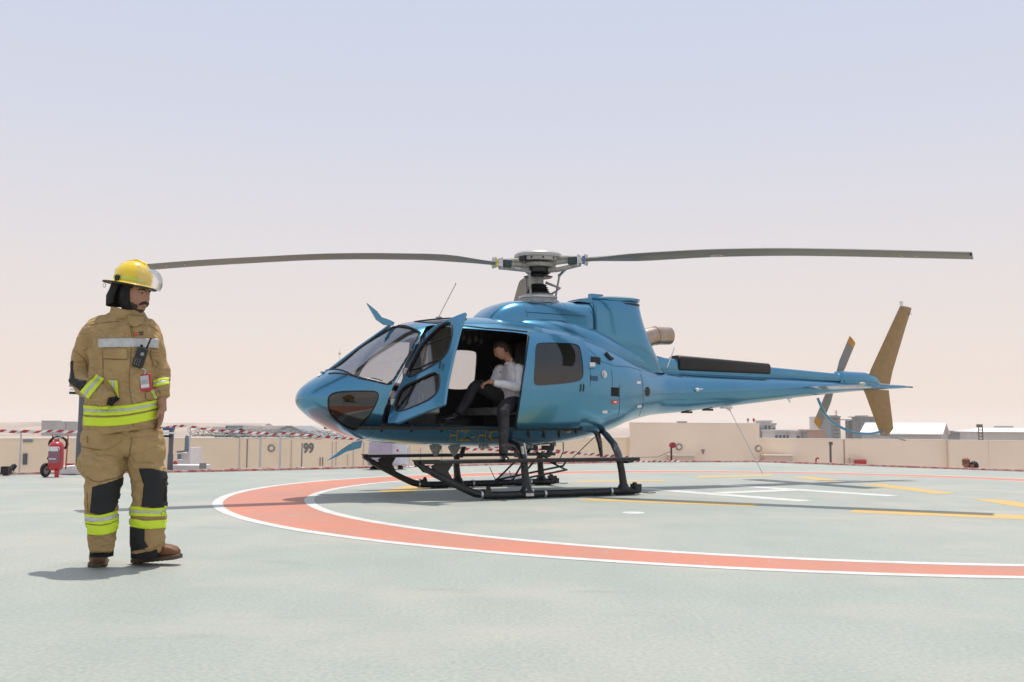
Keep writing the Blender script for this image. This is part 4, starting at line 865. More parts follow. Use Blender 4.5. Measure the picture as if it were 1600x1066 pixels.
t, a, b = posty(1182, 721, 719, 24, .05, M_wall2, 'anchor_block', 'small anchor block where the slanting wire meets the pad edge', 'anchor')
for px, lab in ((1170, 'small dark bird like fitting on top of the taller wall, left one'), (1179, 'dark red fitting on top of the taller wall near its right end')):
    a = onwall(px, 661, *HW) + Vector((0, .1, 0)); t = thing('wall_top_fitting', lab, 'fitting', a); g = MB(); g.tube([a, a + Vector((0, 0, .06))], .012, 6); g.build('stem', M_line, t); g = MB(); g.ball(a + Vector((0, 0, .09)), (.035, .03, .05), 10, 8); g.build('cap', M_line if px == 1170 else M_red, t)
a = onwall(1084, 662, *HW) + Vector((0, 2, 0)); t = thing('roof_unit', 'flat grey roof unit showing just above the taller wall', 'roof unit', a); g = MB(); g.box(a + Vector((0, 0, -.2)), (.24, .3, .5)); g.build('casing', M_grey, t); g = MB(); g.box(a + Vector((0, 0, .06)), (.28, .34, .02)); g.build('lid', M_grey, t)

# barrier: posts, striped tape above and along the kerb
M_post = mat('post_white', (.62, .60, .60), .5); M_tr = mat('tape_red', (.42, .05, .05), .5); M_tw = mat('tape_white', (.78, .74, .70), .5)
def tape(pts, wd, label, step=.16, sag=.0, seglen=None):
    g = MB(); P = [Vector(p) for p in pts]; run = 0.0; k = 0
    for a, b in zip(P[:-1], P[1:]):
        n_ = max(1, int((b - a).length / step)); d = (b - a) / n_; L_ = (b - a).length
        for i in range(n_):
            f = lambda u: Vector((0, 0, -sag * L_ * 4 * u * (1 - u) + .012 * math.sin(run * 3 + u * 17)))
            u0, u1 = i / n_, (i + 1) / n_; p0 = a + d * i + f(u0); p1 = a + d * (i + 1) + f(u1); w_ = Vector((.0, .02 * math.sin(i), wd)); sk = d * .35
            for s0, s1, mi in ((0, .5, 0), (.5, 1, 1)):
                q0 = p0.lerp(p1, s0); q1 = p0.lerp(p1, s1); g.add([q0, q1, q1 + w_ + sk, q0 + w_ + sk], [(0, 1, 2, 3)], mi)
        run += L_
    o = g.build('barrier_tape', [M_tr, M_tw], smooth=0); tag(o, label, 'barrier tape'); so = o.modifiers.new('s', 'SOLIDIFY'); so.thickness = .004; return o
def A(px, py, Y): return aty(px, py, Y)
posts = [(295, 735, 667, 18.7, 'tall thin white pole at the left end of the cream wall'), (437, 735, 680, 18.9, 'thin grey tape pole left of the black numerals'), (471, 733, 692, 19.3, 'dark thin pole right next to the black numerals'),
         (405, 735, 684, 18.6, 'thin pale pole on the kerb between round fitting and shed wall'), (30, 742, 676, 16.9, 'thin pole holding the tape at the far left edge'), (640, 731, 690, 20.1, 'thin pole behind the helicopter nose skid')]
for x, yb, yt, Y, lab in posts:
    t, a, b = posty(x, yb, yt, Y, .014 if x != 437 else .022, M_post if x != 471 else M_grey, 'barrier_post', lab, 'post'); t['group'] = 'poles along the pad edge'
    g = MB(); g.lathe([(.09, 0), (.09, .02), (.02, .04)], a, (0, 0, 1), 14); g.build('foot', M_post, t)
tape([A(-40, 675, 16.6), A(30, 677, 16.9), A(70, 676, 17), A(135, 677, 17.3), A(290, 668, 18.7)], .045, 'red and white tape strung above the wheeled extinguisher', .14)
tape([A(296, 668, 18.7), A(340, 675, 18.7), A(372, 676, 18.8), A(437, 681, 18.9)], .042, 'red and white tape above the wall left of the grey pole', .14)
tape([A(437, 678, 18.9), A(520, 686, 19.4), A(590, 690, 19.8), A(640, 694, 20.1)], .042, 'red and white tape running behind the helicopter nose', .15)
tape([A(700, 702, 20.5), A(820, 707, 21.3), A(900, 710, 22), A(985, 716, 22.6)], .05, 'red and white tape seen under the helicopter belly', .17, .0)
tape([A(760, 700, 21), A(840, 703, 21.8), A(930, 713, 22.2), A(985, 719, 22.6)], .05, 'upper red and white tape between the skid struts', .17, .0)
tape([A(296, 738, 18.25), A(437, 736, 18.7), A(560, 733.5, 19.6), A(700, 730, 20.7)], .05, 'twisted striped tape lying along the kerb at left', .13)
tape([A(985, 722.5, 23.2), A(1060, 721.5, 23.7)], .03, 'short striped tape on the kerb near the hose reel post', .13)
# rolled netting above the left wall
M_net = mat('net_blue_grey', (.30, .32, .31), .8, c2=(.52, .48, .46), vs=9)
g = MB(); rnd = random.Random(3)
for k in range(60):
    x = 300 + k * 4.2; Y = 20.3 + (x - 300) * .003; c = aty(x, 674 + rnd.uniform(-3, 4) + (k * .08), Y); r_ = rnd.uniform(.03, .09)
    g.tube([c + Vector((r_ * 1.4 * math.cos(t), rnd.uniform(-.05, .05), r_ * math.sin(t))) for t in [j * math.pi / 5 for j in range(10)]], .007, 4, closed=True)
g.tube([aty(300, 680, 20.3), aty(430, 681, 20.8), aty(560, 684, 21.2)], .02, 5)
tag(g.build('safety_net', M_net), 'tangled grey safety netting bundled above the left wall', 'net', kind='stuff')
# grey tent-like roof behind
t = thing('storage_tent', 'pointed grey tent roof rising behind the left wall', 'tent', aty(440, 684, 40)); g = MB()
q = [aty(x, y, 40) for x, y in ((412, 681), (432, 671), (446, 666), (456, 666), (470, 672), (500, 681), (500, 700), (412, 700))]; g.prism(q, (0, 4, 0)); g.build('canopy', mat('tent_grey', (.24, .26, .27), .8), t)
g = MB(); g.tube([q[2] + Vector((0, -.02, 0)), q[3] + Vector((0, -.02, 0))], .03, 6); g.build('ridge_pole', M_grey, t)
# white steps and fittings by the left kerb
M_wst = mat('white_concrete', (.78, .74, .70), .8, var=.06, vs=5)
def gbox(px0, px1, py_t, py_b, Y, dep, m, name, label, cat, bev=.01):
    a = aty(px0, py_b, Y); b = aty(px1, py_t, Y); t = thing(name, label, cat, ((a.x + b.x) / 2, Y + dep / 2, a.z)); g = MB(); g.box(((a.x + b.x) / 2, Y + dep / 2, (a.z + b.z) / 2), (b.x - a.x, dep, b.z - a.z)); g.build('slab', m, t, bevel=bev); return t
t = gbox(92, 136, 729, 741, 16.6, .5, M_wst, 'kerb_ramp', 'white concrete block left of the firefighter behind the extinguisher', 'block'); 
g = MB(); a = aty(110, 727, 17.2); g.box(a, (.10, .1, .06)); g.build('stud', M_red, t)
t = gbox(262, 318, 727, 736, 18.1, .4, M_wst, 'kerb_ramp', 'low white concrete block right of the firefighter by the kerb', 'block'); g = MB(); a = aty(317, 728, 18.0); g.box(a, (.12, .03, .10)); g.build('end_plate', M_grey, t)
t = thing('stair_unit', 'white stepped stair unit with grey handrail panel by the white pole', 'stairs', aty(285, 735, 19.4)); g = MB()
g.prism([aty(x, y, 19.6) for x, y in ((276, 736), (276, 719), (284, 719), (284, 708), (292, 708), (292, 700), (297, 700), (297, 736))], (0, .8, 0)); g.build('steps', M_wst, t)
M_sg = mat('slate_panel', (.20, .25, .28), .6)
g = MB(); g.prism([aty(x, y, 19.5) for x, y in ((288, 704), (289, 683), (291, 680), (294, 682), (296, 704))], (0, .06, 0)); g.build('panel', M_sg, t)
g = MB(); g.prism([aty(x, y, 19.5) for x, y in ((276, 708), (276, 705), (296, 703), (292, 706))], (0, .06, 0)); g.prism([aty(x, y, 19.55) for x, y in ((277, 718), (277, 710), (282, 709), (282, 718))], (0, .06, 0)); g.build('tread', M_sg, t)
g = MB(); g.tube([aty(268, 738, 18.3), aty(270, 727, 18.3), aty(276, 722, 18.3)], [.05, .045, .04], 8); tag(g.build('hydrant_hose', mat('hose_maroon', (.30, .04, .06), .6)), 'short dark red hose stub beside the low white block', 'hose')
# water monitors (dark columns)
def monitor(x0, yb, yt, Y, label, w_):
    t = thing('fire_monitor', label, 'fire monitor', aty(x0, yb, Y)); mm = mat('gunmetal', (.13, .135, .15), .55, .2)
    a = aty(x0, yb, Y); b = aty(x0, yt + 10, Y); b.x = a.x; g = MB(); g.tube([a, a.lerp(b, .45), a.lerp(b, .5), b], [w_, w_, w_ * .8, w_ * .8], 14); g.build('column', mm, t)
    c = aty(x0, yt + 5, Y); g = MB(); g.box(c + Vector((-.02, 0, .03)), (w_ * 3.4, .14, .05)); g.build('valve_block', mat('valve_blue', (.05, .10, .22), .5), t)
    g = MB(); g.box(c + Vector((0, -.02, -.04)), (w_ * 3.6, .12, .03)); g.build('flange', M_lab, t); g = MB(); g.box(c + Vector((-.03, 0, -.10)), (w_ * 3.2, .12, .04)); g.build('bracket', M_black, t)
    g = MB(); g.tube([b + Vector((0, 0, -.3)), b + Vector((w_ * (1.6 if w_ > .06 else .1), 0, .02)), b + Vector((w_ * (2.0 if w_ > .06 else .1), 0, .35 if w_ > .06 else .06))], [w_ * .8, w_ * .9, w_ * .9], 10); g.build('nozzle', mm, t); return t
monitor(124, 742, 600, 16.8, 'tall grey fire monitor column behind the firefighter elbow', .07)
monitor(265.5, 738, 668, 17.8, 'short dark fire monitor column right of the firefighter trousers', .05)
# wheeled extinguisher
def trolley(px, py, label, k=.88):
    c = Vector((0, 0, 0)); t = thing('wheeled_extinguisher', label, 'fire extinguisher', c, 'wheeled fire extinguishers'); t.scale = (k, k, k); t.location = gnd(px, py); Mre = mat('extinguisher_red', (.45, .022, .03), .28, coat=.4)
    b = c + Vector((0, .05, .13)); g = MB(); g.lathe([(.001, 0), (.10, 0), (.125, .03), (.13, .08), (.13, .40), (.122, .45), (.09, .49), (.045, .51), (.04, .55)], b, (0, 0, 1), 28); g.build('cylinder', Mre, t)
    g = MB(); g.add([b + Vector((.134 * math.sin(a_), -.134 * math.cos(a_), z)) for z in (.13, .36) for a_ in [-.9 + .15 * j for j in range(13)]], [(j, j + 1, 13 + j + 1, 13 + j) for j in range(12)]); lb = g.build('label_panel', mat('label_violet', (.20, .06, .10), .5, c2=(.32, .20, .24), vs=30, stretch=(1, 1, 6)), t)
    tv, tf = text_mesh('POWDER', .062, True); g = MB(); g.add([b + Vector((.137 * math.sin(v[0] / .137 * .82), -.137 * math.cos(v[0] / .137 * .82), .375 + v[1])) for v in tv], tf); g.build('lettering', M_lab, lb, smooth=0)
    g = MB(); g.box(b + Vector((.0, -.139, .20)), (.13, .004, .018)); g.build('label_stripe', M_lab, lb)
    for s_ in (-1,): 
        g = MB(); g.lathe([(.115, -.025), (.125, -.015), (.125, .015), (.115, .025), (.08, .025), (.08, -.025), (.115, -.025)], c + Vector((-.19, .08, .125)), (1, -.25, 0), 24); wh = g.build('wheel', M_rub, t)
        g = MB(); g.lathe([(.08, -.015), (.02, -.02), (.02, .02), (.08, .015)], c + Vector((-.19, .08, .125)), (1, -.25, 0), 20); g.build('rim', M_grey, wh)
    g = MB(); g.tube([c + Vector((-.19, .08, .13)), c + Vector((.05, .06, .14))], .012, 8); g.build('axle', Mre, t)
    g = MB(); g.prism([c + Vector((.03, -.07, .13)), c + Vector((.12, -.07, .13)), c + Vector((.10, -.07, 0)), c + Vector((.04, -.07, 0))], (0, .06, 0)); g.build('front_foot', Mre, t, bevel=.01)
    g = MB(); hp = b + Vector((-.03, .12, .46)); 
    for kk in range(3): g.tube([hp + Vector((.16 * math.cos(a_), .02 * kk, .13 * math.sin(a_))) for a_ in [j * math.pi / 9 for j in range(-2, 14)]], .018, 8)
    g.tube([hp + Vector((-.10, 0, -.05)), hp + Vector((-.13, -.05, -.22)), b + Vector((-.10, -.1, .2))], .016, 8); g.build('hose', M_rub, t)
    g = MB(); g.box(b + Vector((0, 0, .56)), (.07, .05, .03)); g.tube([b + Vector((-.03, 0, .56)), b + Vector((.09, 0, .59))], .01, 6); g.build('valve', M_alu, t)
    g = MB(); g.tube([b + Vector((-.14, .10, .0)), b + Vector((-.14, .14, .62)), b + Vector((.14, .14, .62)), b + Vector((.14, .10, .0))], .012, 8); g.build('handle_frame', Mre, t); return t
trolley(84, 746, 'red wheeled powder extinguisher with coiled black hose left of the firefighter'); trolley(-26, 747, 'red wheeled extinguisher cut off by the left edge of the photo')
t = thing('valve_box', 'dark valve box on the kerb beside the cropped extinguisher', 'valve box', aty(11, 743, 16.2)); g = MB(); g.box(aty(10, 735, 16.2), (.12, .16, .13)); g.build('box', M_black, t, bevel=.01); g = MB(); g.tube([aty(6, 742, 16.2), aty(14, 743, 16.2)], .035, 8); g.build('outlet', M_red, t)
g = MB(); c = aty(22, 731, 16.5); g.lathe([(.001, -.03), (.05, -.02), (.062, .03), (.03, .06)], c, (-.6, -.4, .6), 14); t = thing('floodlight', 'small round black floodlight aimed up at the kerb', 'floodlight', c); g.build('housing', M_black, t); g = MB(); g.tube([c, aty(21, 742, 16.5)], .012, 6); g.build('stand', M_grey, t)

# ------------------------------------------------------------------ beyond the roof
M_metal = mat('white_sheet_metal', (.80, .78, .75), .5, var=.03, vs=3); M_shw = mat('shed_wall_grey', (.50, .48, .46), .8, var=.05, vs=2)
t = thing('gabled_shed', 'white gabled shed with pale roof behind the lower tail fin', 'shed', aty(1415, 690, 44))
z = lambda py, Y, px=1415: aty(px, py, Y).z; x = lambda px, Y: aty(px, 680, Y).x
SA = Vector((x(1347, 45.6), 45.6, 0)); SB = Vector((x(1470, 44), 44, 0)); sdv = (SB - SA).normalized(); sn = Vector((-sdv.y, sdv.x, 0)); SW = 3.0
ze, zr = z(677, 44.8), z(661.5, 46.6)
g = MB(); g.prism([SA + Vector((0, 0, -3)), SA + Vector((0, 0, ze)), SA + sn * SW / 2 + Vector((0, 0, zr - .06)), SA + sn * SW + Vector((0, 0, ze)), SA + sn * SW + Vector((0, 0, -3))], SB - SA); g.build('wall', M_shw, t)
for u0, u1 in ((-.12, SW / 2), (SW + .12, SW / 2)):
    zz = ze - (zr - ze) / (SW / 2) * .12 + .02; q = [SA - sdv * .1 + sn * u0 + Vector((0, 0, zz)), SB + sdv * .1 + sn * u0 + Vector((0, 0, zz)), SB + sdv * .1 + sn * u1 + Vector((0, 0, zr + .02)), SA - sdv * .1 + sn * u1 + Vector((0, 0, zr + .02))]
    g = MB(); g.prism(q, Vector((0, 0, -.05))); g.build('roof', M_metal, t)
t = thing('roof_plant_box', 'long low white roofed plant box at the right edge behind the wall', 'plant room', aty(1570, 690, 38)); xa, xb = x(1537, 38), x(1640, 38)
g = MB(); g.box(((xa + xb) / 2, 39, (z(674, 38) - 2) / 2), (xb - xa, 2, z(674, 38) + 2)); g.build('wall', M_shw, t); g = MB(); g.loft([[Vector((xa - .1, 37.8, z(674, 38))), Vector((xb, 37.8, z(674, 38))), Vector((xb, 40.4, z(674, 38))), Vector((xa - .1, 40.4, z(674, 38)))], [Vector((xa + .5, 39, z(668.5, 38))), Vector((xb, 39, z(668.5, 38))), Vector((xb, 39.6, z(668.5, 38))), Vector((xa + .5, 39.6, z(668.5, 38)))]]); g.build('roof', M_metal, t)
g = MB(); g.box(aty(1568, 667, 39.2), (.62, .3, .05)); g.build('hatch', M_grey, t)
t = thing('lattice_pole', 'short lattice light pole left of the low white plant box', 'light pole', aty(1533, 690, 36)); g = MB()
for dx in (-.07, .07): g.tube([aty(1533, 700, 36) + Vector((dx, 0, 0)), aty(1532, 668, 36) + Vector((dx, 0, 0))], .02, 6)
for k in range(4): yy = 672 + k * 5; g.tube([aty(1533, yy, 36) + Vector((-.07, 0, 0)), aty(1533, yy, 36) + Vector((.07, 0, 0))], .015, 6)
g.build('lattice', mat('pole_brown', (.16, .13, .11), .7), t); g = MB(); g.box(aty(1530.5, 665.5, 36), (.18, .12, .11)); g.build('lamp_head', mat('pole_brown', (0, 0, 0)), t)
M_b1 = mat('far_building_grey', (.28, .29, .30), .8, var=.15, vs=.05); M_b2 = mat('far_building_white', (.58, .57, .56), .8, var=.08, vs=.05); M_b3 = mat('far_building_blue', (.20, .27, .30), .5, var=.1, vs=.06, stretch=(1, 1, .2)); M_b4 = mat('far_building_tan', (.42, .28, .22), .8); M_wdw = mat('far_window', (.10, .13, .16), .4)
def building(px0, px1, pyt, Y, m, label, dep=30, wins=0, cat='building', extra=None, cols=3, flo=6):
    a = aty(px0, pyt, Y); b = aty(px1, pyt, Y); t = thing('building', label, cat, ((a.x + b.x) / 2, Y, -22)); w_ = b.x - a.x
    g = MB(); g.box(((a.x + b.x) / 2, Y + dep / 2, (a.z - 22) / 2), (w_, dep, a.z + 22)); g.build('walls', m, t)
    g = MB(); g.box(((a.x + b.x) / 2, Y + dep / 2, a.z + .4), (w_ + .8, dep + .8, .8)); g.build('roof', m, t)
    if wins:
        for i in range(cols):
            for j in range(flo):
                g = MB(); g.box((a.x + w_ * (i + .5) / cols, Y - .1, a.z - 2.2 - 3.3 * j), (w_ / cols * .6, .3, 1.8)); g.build('window', M_wdw, t)
    return t, a, b
building(1187, 1193, 669, 420, M_b1, 'narrow grey block at the left end of the far city', 12)
building(1193.5, 1205, 660, 425, M_b2, 'white tower block with dark window strips at the end of the tall wall', 14, 1, cols=2, flo=7)
building(1205.5, 1212, 664, 432, M_b2, 'white balconied block right of the white tower', 14, 1, cols=1, flo=5)
building(1210, 1240, 675, 400, M_b2, 'long low white building with a dark glass strip', 20, 1, cols=5, flo=2)
building(1218, 1285, 677.5, 560, M_b1, 'very long low grey building below the blue tail rotor', 20)
building(1243, 1258, 676, 390, M_b2, 'small white house beside the dark square block', 15, 1, cols=2, flo=2)
building(1258.5, 1262, 676, 385, M_b1, 'small dark square block in front of the low city', 8)
building(1270, 1290, 674, 520, M_b4, 'low reddish building at the foot of the blue tower', 25)
building(1275, 1281, 652.5, 900, M_b2, 'pale narrow tower joined to the blue glass tower', 20)
t, a, b = building(1281.5, 1299, 654, 905, M_b3, 'wide blue grey glass tower left of the crane tower', 20)
building(1299.5, 1313, 651.5, 910, M_b1, 'tall brown grey core tower topped by a crane', 20, 1, cols=1, flo=12)
def farbox(t, px0, px1, y0, y1, Y, dep, m, nm): a = aty(px0, y0, Y); b = aty(px1, y1, Y); g = MB(); g.box(((a.x + b.x) / 2, Y + dep / 2, (a.z + b.z) / 2), (abs(b.x - a.x), dep, abs(a.z - b.z))); return g.build(nm, m, t)
t = thing('bridge_deck', 'long flat sky deck slab joining the two far towers on thin columns', 'sky bridge', aty(1330, 662, 912)); farbox(t, 1313.5, 1345, 655.2, 656.8, 915, 10, M_b1, 'deck')
for p0, p1 in ((1324, 1326), (1327.5, 1328.5), (1330.5, 1331.5), (1332, 1333.5)): farbox(t, p0, p1, 657, 688, 915, 6, M_b1, 'column')
t = thing('roof_platform', 'flat overhanging platform on top of the crane tower', 'roof platform', aty(1305, 651, 900)); farbox(t, 1285, 1314, 650.8, 652.3, 902, 30, M_b1, 'slab'); farbox(t, 1303, 1309, 649, 650.7, 905, 20, M_b1, 'cabin')
t = thing('tower_crane', 'thin red tower crane on the far tower roof', 'crane', aty(1307, 649, 905)); mc = mat('crane_red', (.5, .25, .22), .7); farbox(t, 1306.6, 1307.4, 641, 649, 908, 2, mc, 'mast'); farbox(t, 1303, 1310, 644.0, 644.6, 908, 2, mc, 'jib')
building(1345.5, 1375, 653, 905, M_b3, 'blue grey far tower partly behind the lower fin', 25, 1, cols=3, flo=4)
t = thing('roof_platform', 'flat overhanging platform on the far tower behind the lower fin', 'roof platform', aty(1360, 651, 900)); farbox(t, 1342, 1370, 650.8, 652.2, 902, 30, M_b1, 'slab'); farbox(t, 1347, 1357, 649.2, 650.7, 905, 20, M_b1, 'cabin')
t, a, b = building(1505, 1531, 678, 300, M_b1, 'long low dark roof behind the wall left of the lattice pole', 20)
for p0, p1, y, lab in ((65, 68, 658.0, 'tiny block at the left end of the far low depot'), (68.5, 102, 659.3, 'long flat dark depot on the desert horizon at left'), (104, 127, 661.0, 'lower dark shed on the desert horizon next to the depot')): building(p0, p1, y, 1500, M_b1, lab, 60)
for p0, p1, y, lab in ((335, 352, 672, 'small pale house row seen over the left wall'), (356, 373, 670.5, 'pale blue flat house seen over the left wall'), (383, 410, 671, 'hazy grey house left of the tent roof')): building(p0, p1, y, 230, M_b2 if p0 != 356 else M_b3, lab, 20, 1, cols=3, flo=2)
# low ridge on the left horizon
g = MB(); n_ = 60; top = []
for k in range(n_ + 1):
    px = -300 + k * 12; c = aty(px, 659.5 + 1.5 * noise.noise(Vector((k * .21, 0, 0))) + max(0, (px - 40)) * .006, 2600); top.append(c)
rows = [[p + Vector((0, -500 , -60)) for p in top], top, [p + Vector((0, 500, -60)) for p in top]]
for r0, r1 in zip(rows[:-1], rows[1:]): g.add(r0 + r1, [(i, i + 1, n_ + 2 + i, n_ + 1 + i) for i in range(n_)])
tag(g.build('hills', M_dust), kind='structure')
# thin far masts
for px, y0, y1, Y, lab in ((528, 545, 672, 300, 'thin faint radio mast left of the helicopter nose'),):
    t = thing('radio_mast', lab, 'mast', aty(px, 675, Y)); g = MB(); a = aty(px, 680, Y); b = aty(px, y0, Y); b.x = a.x; g.tube([a, b], [.14, .06], 6); g.build('mast', M_b2, t)
    g = MB(); g.box(b + Vector((0, 0, -1.5)), (.8, .4, .5)); g.build('aerial', M_b2, t)
# ------------------------------------------------------------------ people
M_skin = mat('skin', (0.36, 0.18, 0.11), .5, var=.12, vs=30, detail=5); M_skin2 = mat('ruddy_skin', (0.52, 0.26, 0.17), .5, var=.12, vs=30)
M_hair = mat('dark_hair', (.018, .012, .010), .55, bump=.5, bs=200); M_hairb = mat('brown_hair', (.05, .028, .018), .55, bump=.5, bs=200)
M_beard = mat('beard_shadow', (.055, .032, .024), .8, var=.4, vs=250)
def cat_pts(pts, sub=4):               # Catmull-Rom through points given as tuples of numbers
    P = [np.array(p, float) for p in pts]; out = []
    for i in range(len(P) - 1):
        a, b, c, d = P[max(i - 1, 0)], P[i], P[i + 1], P[min(i + 2, len(P) - 1)]
        for k in range(sub):
            t = k / sub; out.append(.5 * ((2 * b) + (c - a) * t + (2 * a - 5 * b + 4 * c - d) * t * t + (3 * b - a - 3 * c + d) * t**3))
    out.append(P[-1]); return out
def limb(g, pts, sub=4, seg=16):       # pts: (point, radius)
    q = cat_pts([(*p, r_) for p, r_ in pts], sub); g.tube([Vector(a[:3]) for a in q], [max(.003, a[3]) for a in q], seg)
def torso(g, rings, sub=3, seg=32, yaw=0.0, e=2.3, ext=0.0):  # rings: (x, y, z, rx, ry, tilt)
    q = cat_pts([r_ if len(r_) == 6 else (*r_, 0) for r_ in rings], sub); c_, s_ = math.cos(yaw), math.sin(yaw); rr_ = []
    for x, y, z, rx, ry, tl in q:
        ring = []
        for k in range(seg):
            t = 2 * math.pi * k / seg; u = (rx + ext) * math.copysign(abs(math.cos(t)) ** (2 / e), math.cos(t)); v = (ry + ext) * math.copysign(abs(math.sin(t)) ** (2 / e), math.sin(t))
            X = u * c_ - v * s_; Y = u * s_ + v * c_; ring.append(Vector((x + X, y + Y, z + tl * X)))
        rr_.append(ring)
    g.loft(rr_)
def frame(f, up=(0, 0, 1), o=(0, 0, 0)):
    f = Vector(f).normalized(); l = Vector(up).cross(f).normalized(); u = f.cross(l); o = Vector(o)
    return Matrix(((f.x, l.x, u.x, o.x), (f.y, l.y, u.y, o.y), (f.z, l.z, u.z, o.z), (0, 0, 0, 1)))
def head_mesh(M, s=1.0):               # forward = x, left = y, up = z; origin in the middle of the head
    g = MB(); n = 40; m = 30; rg = []
    feats = [(( .098, 0, -.012), .030, .014), ((.098, 0, -.026), .016, .016), ((.10, 0, .035), .045, .004), ((.088, .033, .012), .016, -.010), ((.088, -.033, .012), .016, -.010),
             ((.092, .03, .032), .018, .006), ((.092, -.03, .032), .018, .006), ((.09, 0, -.062), .020, .007), ((.09, 0, -.073), .007, -.004), ((.085, 0, -.10), .024, .010), ((.07, .045, -.02), .025, .005), ((.07, -.045, -.02), .025, .005)]
    for i in range(m + 1):
        th = math.pi * i / m; q = max(math.sin(th), .02); z = -math.cos(th)
        ring = []
        for k in range(n):
            a = 2 * math.pi * k / n; x, y = math.cos(a) * q, math.sin(a) * q
            rx = .098 if x > 0 else .100; wy = .077 * (1 - .26 * max(0, -z) ** 1.5); rz = .118 if z > 0 else .125
            p = Vector((rx * x * (1 - .10 * max(0, -z)) + (.012 * max(0, -z) if x > 0 else -.0), wy * y, rz * z))
            if z < -.3 and x < 0: p.x *= 1 - .35 * (-.3 - z)
            for c, r_, h_ in feats:
                d = (p - Vector(c)).length
                if d < r_ * 3: p += Vector((1, 0, 0)) * h_ * math.exp(-(d / r_) ** 2)
            ring.append(M @ (p * s))
        rg.append(ring)
    g.loft(rg)
    for sd_ in (1, -1): g.ball(M @ (Vector((-.005, .078 * sd_, -.005)) * s), Vector((.018, .012, .032)) * s, 10, 8)
    return g
def hand(g, M, s=1.0, curl=.35, side=1):   # palm along +x, fingers continue; thumb to +y*side; palm faces -z
    limb(g, [(M @ Vector((-.02, 0, 0)), .026 * s), (M @ Vector((.02, 0, 0)), .030 * s)], 2, 12)
    for y in (-.024, -.008, .008, .024): limb(g, [(M @ (Vector((0, y * .7, 0)) * s), .014 * s), (M @ (Vector((.05, y, 0)) * s), .015 * s), (M @ (Vector((.085, y * 1.05, -.002)) * s), .0115 * s)], 2, 10)
    for j, (y, L_) in enumerate(((-.027, .060), (-.009, .074), (.009, .080), (.027, .070))):
        y = -y * side; p = Vector((.082, y, 0)) * s; pts = [(M @ p, .0105 * s)]; a = 0
        for k in range(3): a += curl * (1 + .1 * j); p = p + Vector((math.cos(a), y * .6, -math.sin(a))) * s * L_ * (.45, .32, .25)[k]; pts.append((M @ p, (.0095, .0088, .0070)[k] * s))
        limb(g, pts, 2, 8)
    t = side; limb(g, [(M @ (Vector((.01, .018 * t, -.004)) * s), .015 * s), (M @ (Vector((.040, .045 * t, -.016)) * s), .0125 * s), (M @ (Vector((.066, .058 * t, -.026)) * s), .010 * s), (M @ (Vector((.088, .062 * t, -.036)) * s), .008 * s)], 3, 10)
def cloth(me, amp=.006, freq=9, seed=0, stretch=(1, 1, 1), bands=1.0):
    n = [v.normal.copy() for v in me.vertices]; off = Vector((seed * 3.1, seed * 1.7, seed))
    for v, k in zip(me.vertices, n):
        p = Vector((v.co.x * stretch[0], v.co.y * stretch[1], v.co.z * stretch[2])) * freq + off
        w_ = noise.noise(p) + .5 * noise.noise(p * 2.1 + Vector((5, 3, 1))); w_ = (1 - abs(w_) * 2.6) * .75 * bands - .30
        v.co += k * amp * w_
    me.update(); return me
def skinned(name, g, voxel, m, parent, sm=4, wr=None, smooth=180, **k):
    me = remesh(g.mesh(), voxel, sm)
    if wr: cloth(me, *wr)
    o = link(name, me, m, parent, smooth=smooth, **k); return o
def decal_on(tree, pts, m, name, parent, off=.005, step=3, thick=0.0, eye=EYE, smooth=40):   # outline in photo pixels laid on a cloth surface
    v, f = grid_poly(pts, step); P = []
    for x, y in v:
        h_ = tree.ray_cast(eye, ray(x, y)); 
        if h_[0] is None:
            r = ray(x, y).normalized(); c = aty(x, y, parent.matrix_world.translation.y if parent.type == 'EMPTY' else 6.2); h_ = tree.find_nearest(c)
        k = h_[1] if h_[1].dot(eye - h_[0]) > 0 else -h_[1]; P.append(h_[0] + k * off)
    g = MB(); g.add(P, f); me = raw(g); o = link(name, me, m, parent, smooth=smooth)
    if thick: so = o.modifiers.new('s', 'SOLIDIFY'); so.thickness = thick; so.offset = 1
    return o

# ---- firefighter
FY = 6.2
def F(px, py, dy=0): return aty(px, py, FY + dy)
def K(px, Y=FY): return px / FPX * Y                # pixels to metres at his distance
ff = thing('person', 'firefighter in tan turnout gear and yellow helmet walking with one hand in his pocket', 'person', gnd(190, 881))
def turnout():
    m = mat('tan_turnout_cloth', (.45, .31, .145), .85, c2=(.38, .255, .115), vs=7, detail=8, bump=.35, bs=260, spec=.25)
    n = m.node_tree.nodes; l = m.node_tree.links; b0 = [x for x in n if x.type == 'BUMP'][0]
    t = n.new('ShaderNodeTexCoord'); mp = n.new('ShaderNodeMapping'); mp.inputs['Scale'].default_value = (1, 1, 1.7); l.new(t.outputs['Object'], mp.inputs[0])
    q = n.new('ShaderNodeTexNoise'); q.inputs['Scale'].default_value = 7; q.inputs['Detail'].default_value = 1.5; q.inputs['Distortion'].default_value = .6; l.new(mp.outputs[0], q.inputs['Vector'])
    r = n.new('ShaderNodeValToRGB'); l.new(q.outputs[0], r.inputs[0]); e = r.color_ramp.elements; e[0].position = .40; e[1].position = .52; e[1].color = (1, 1, 1, 1); e2 = e.new(.64); e2.color = (.1, .1, .1, 1)
    bu = n.new('ShaderNodeBump'); bu.inputs['Strength'].default_value = .55; bu.inputs['Distance'].default_value = .02; l.new(r.outputs[0], bu.inputs['Height']); l.new(bu.outputs[0], b0.inputs['Normal']); return m
M_tan = turnout(); M_patch = mat('black_reinforcement', (.012, .012, .013), .75, bump=.3, bs=200); M_hv = mat('fluo_yellow', (.62, .80, .03), .6, bump=.15, bs=300); M_sil = mat('reflective_silver', (.52, .52, .50), .4, .15, var=.1, vs=40)
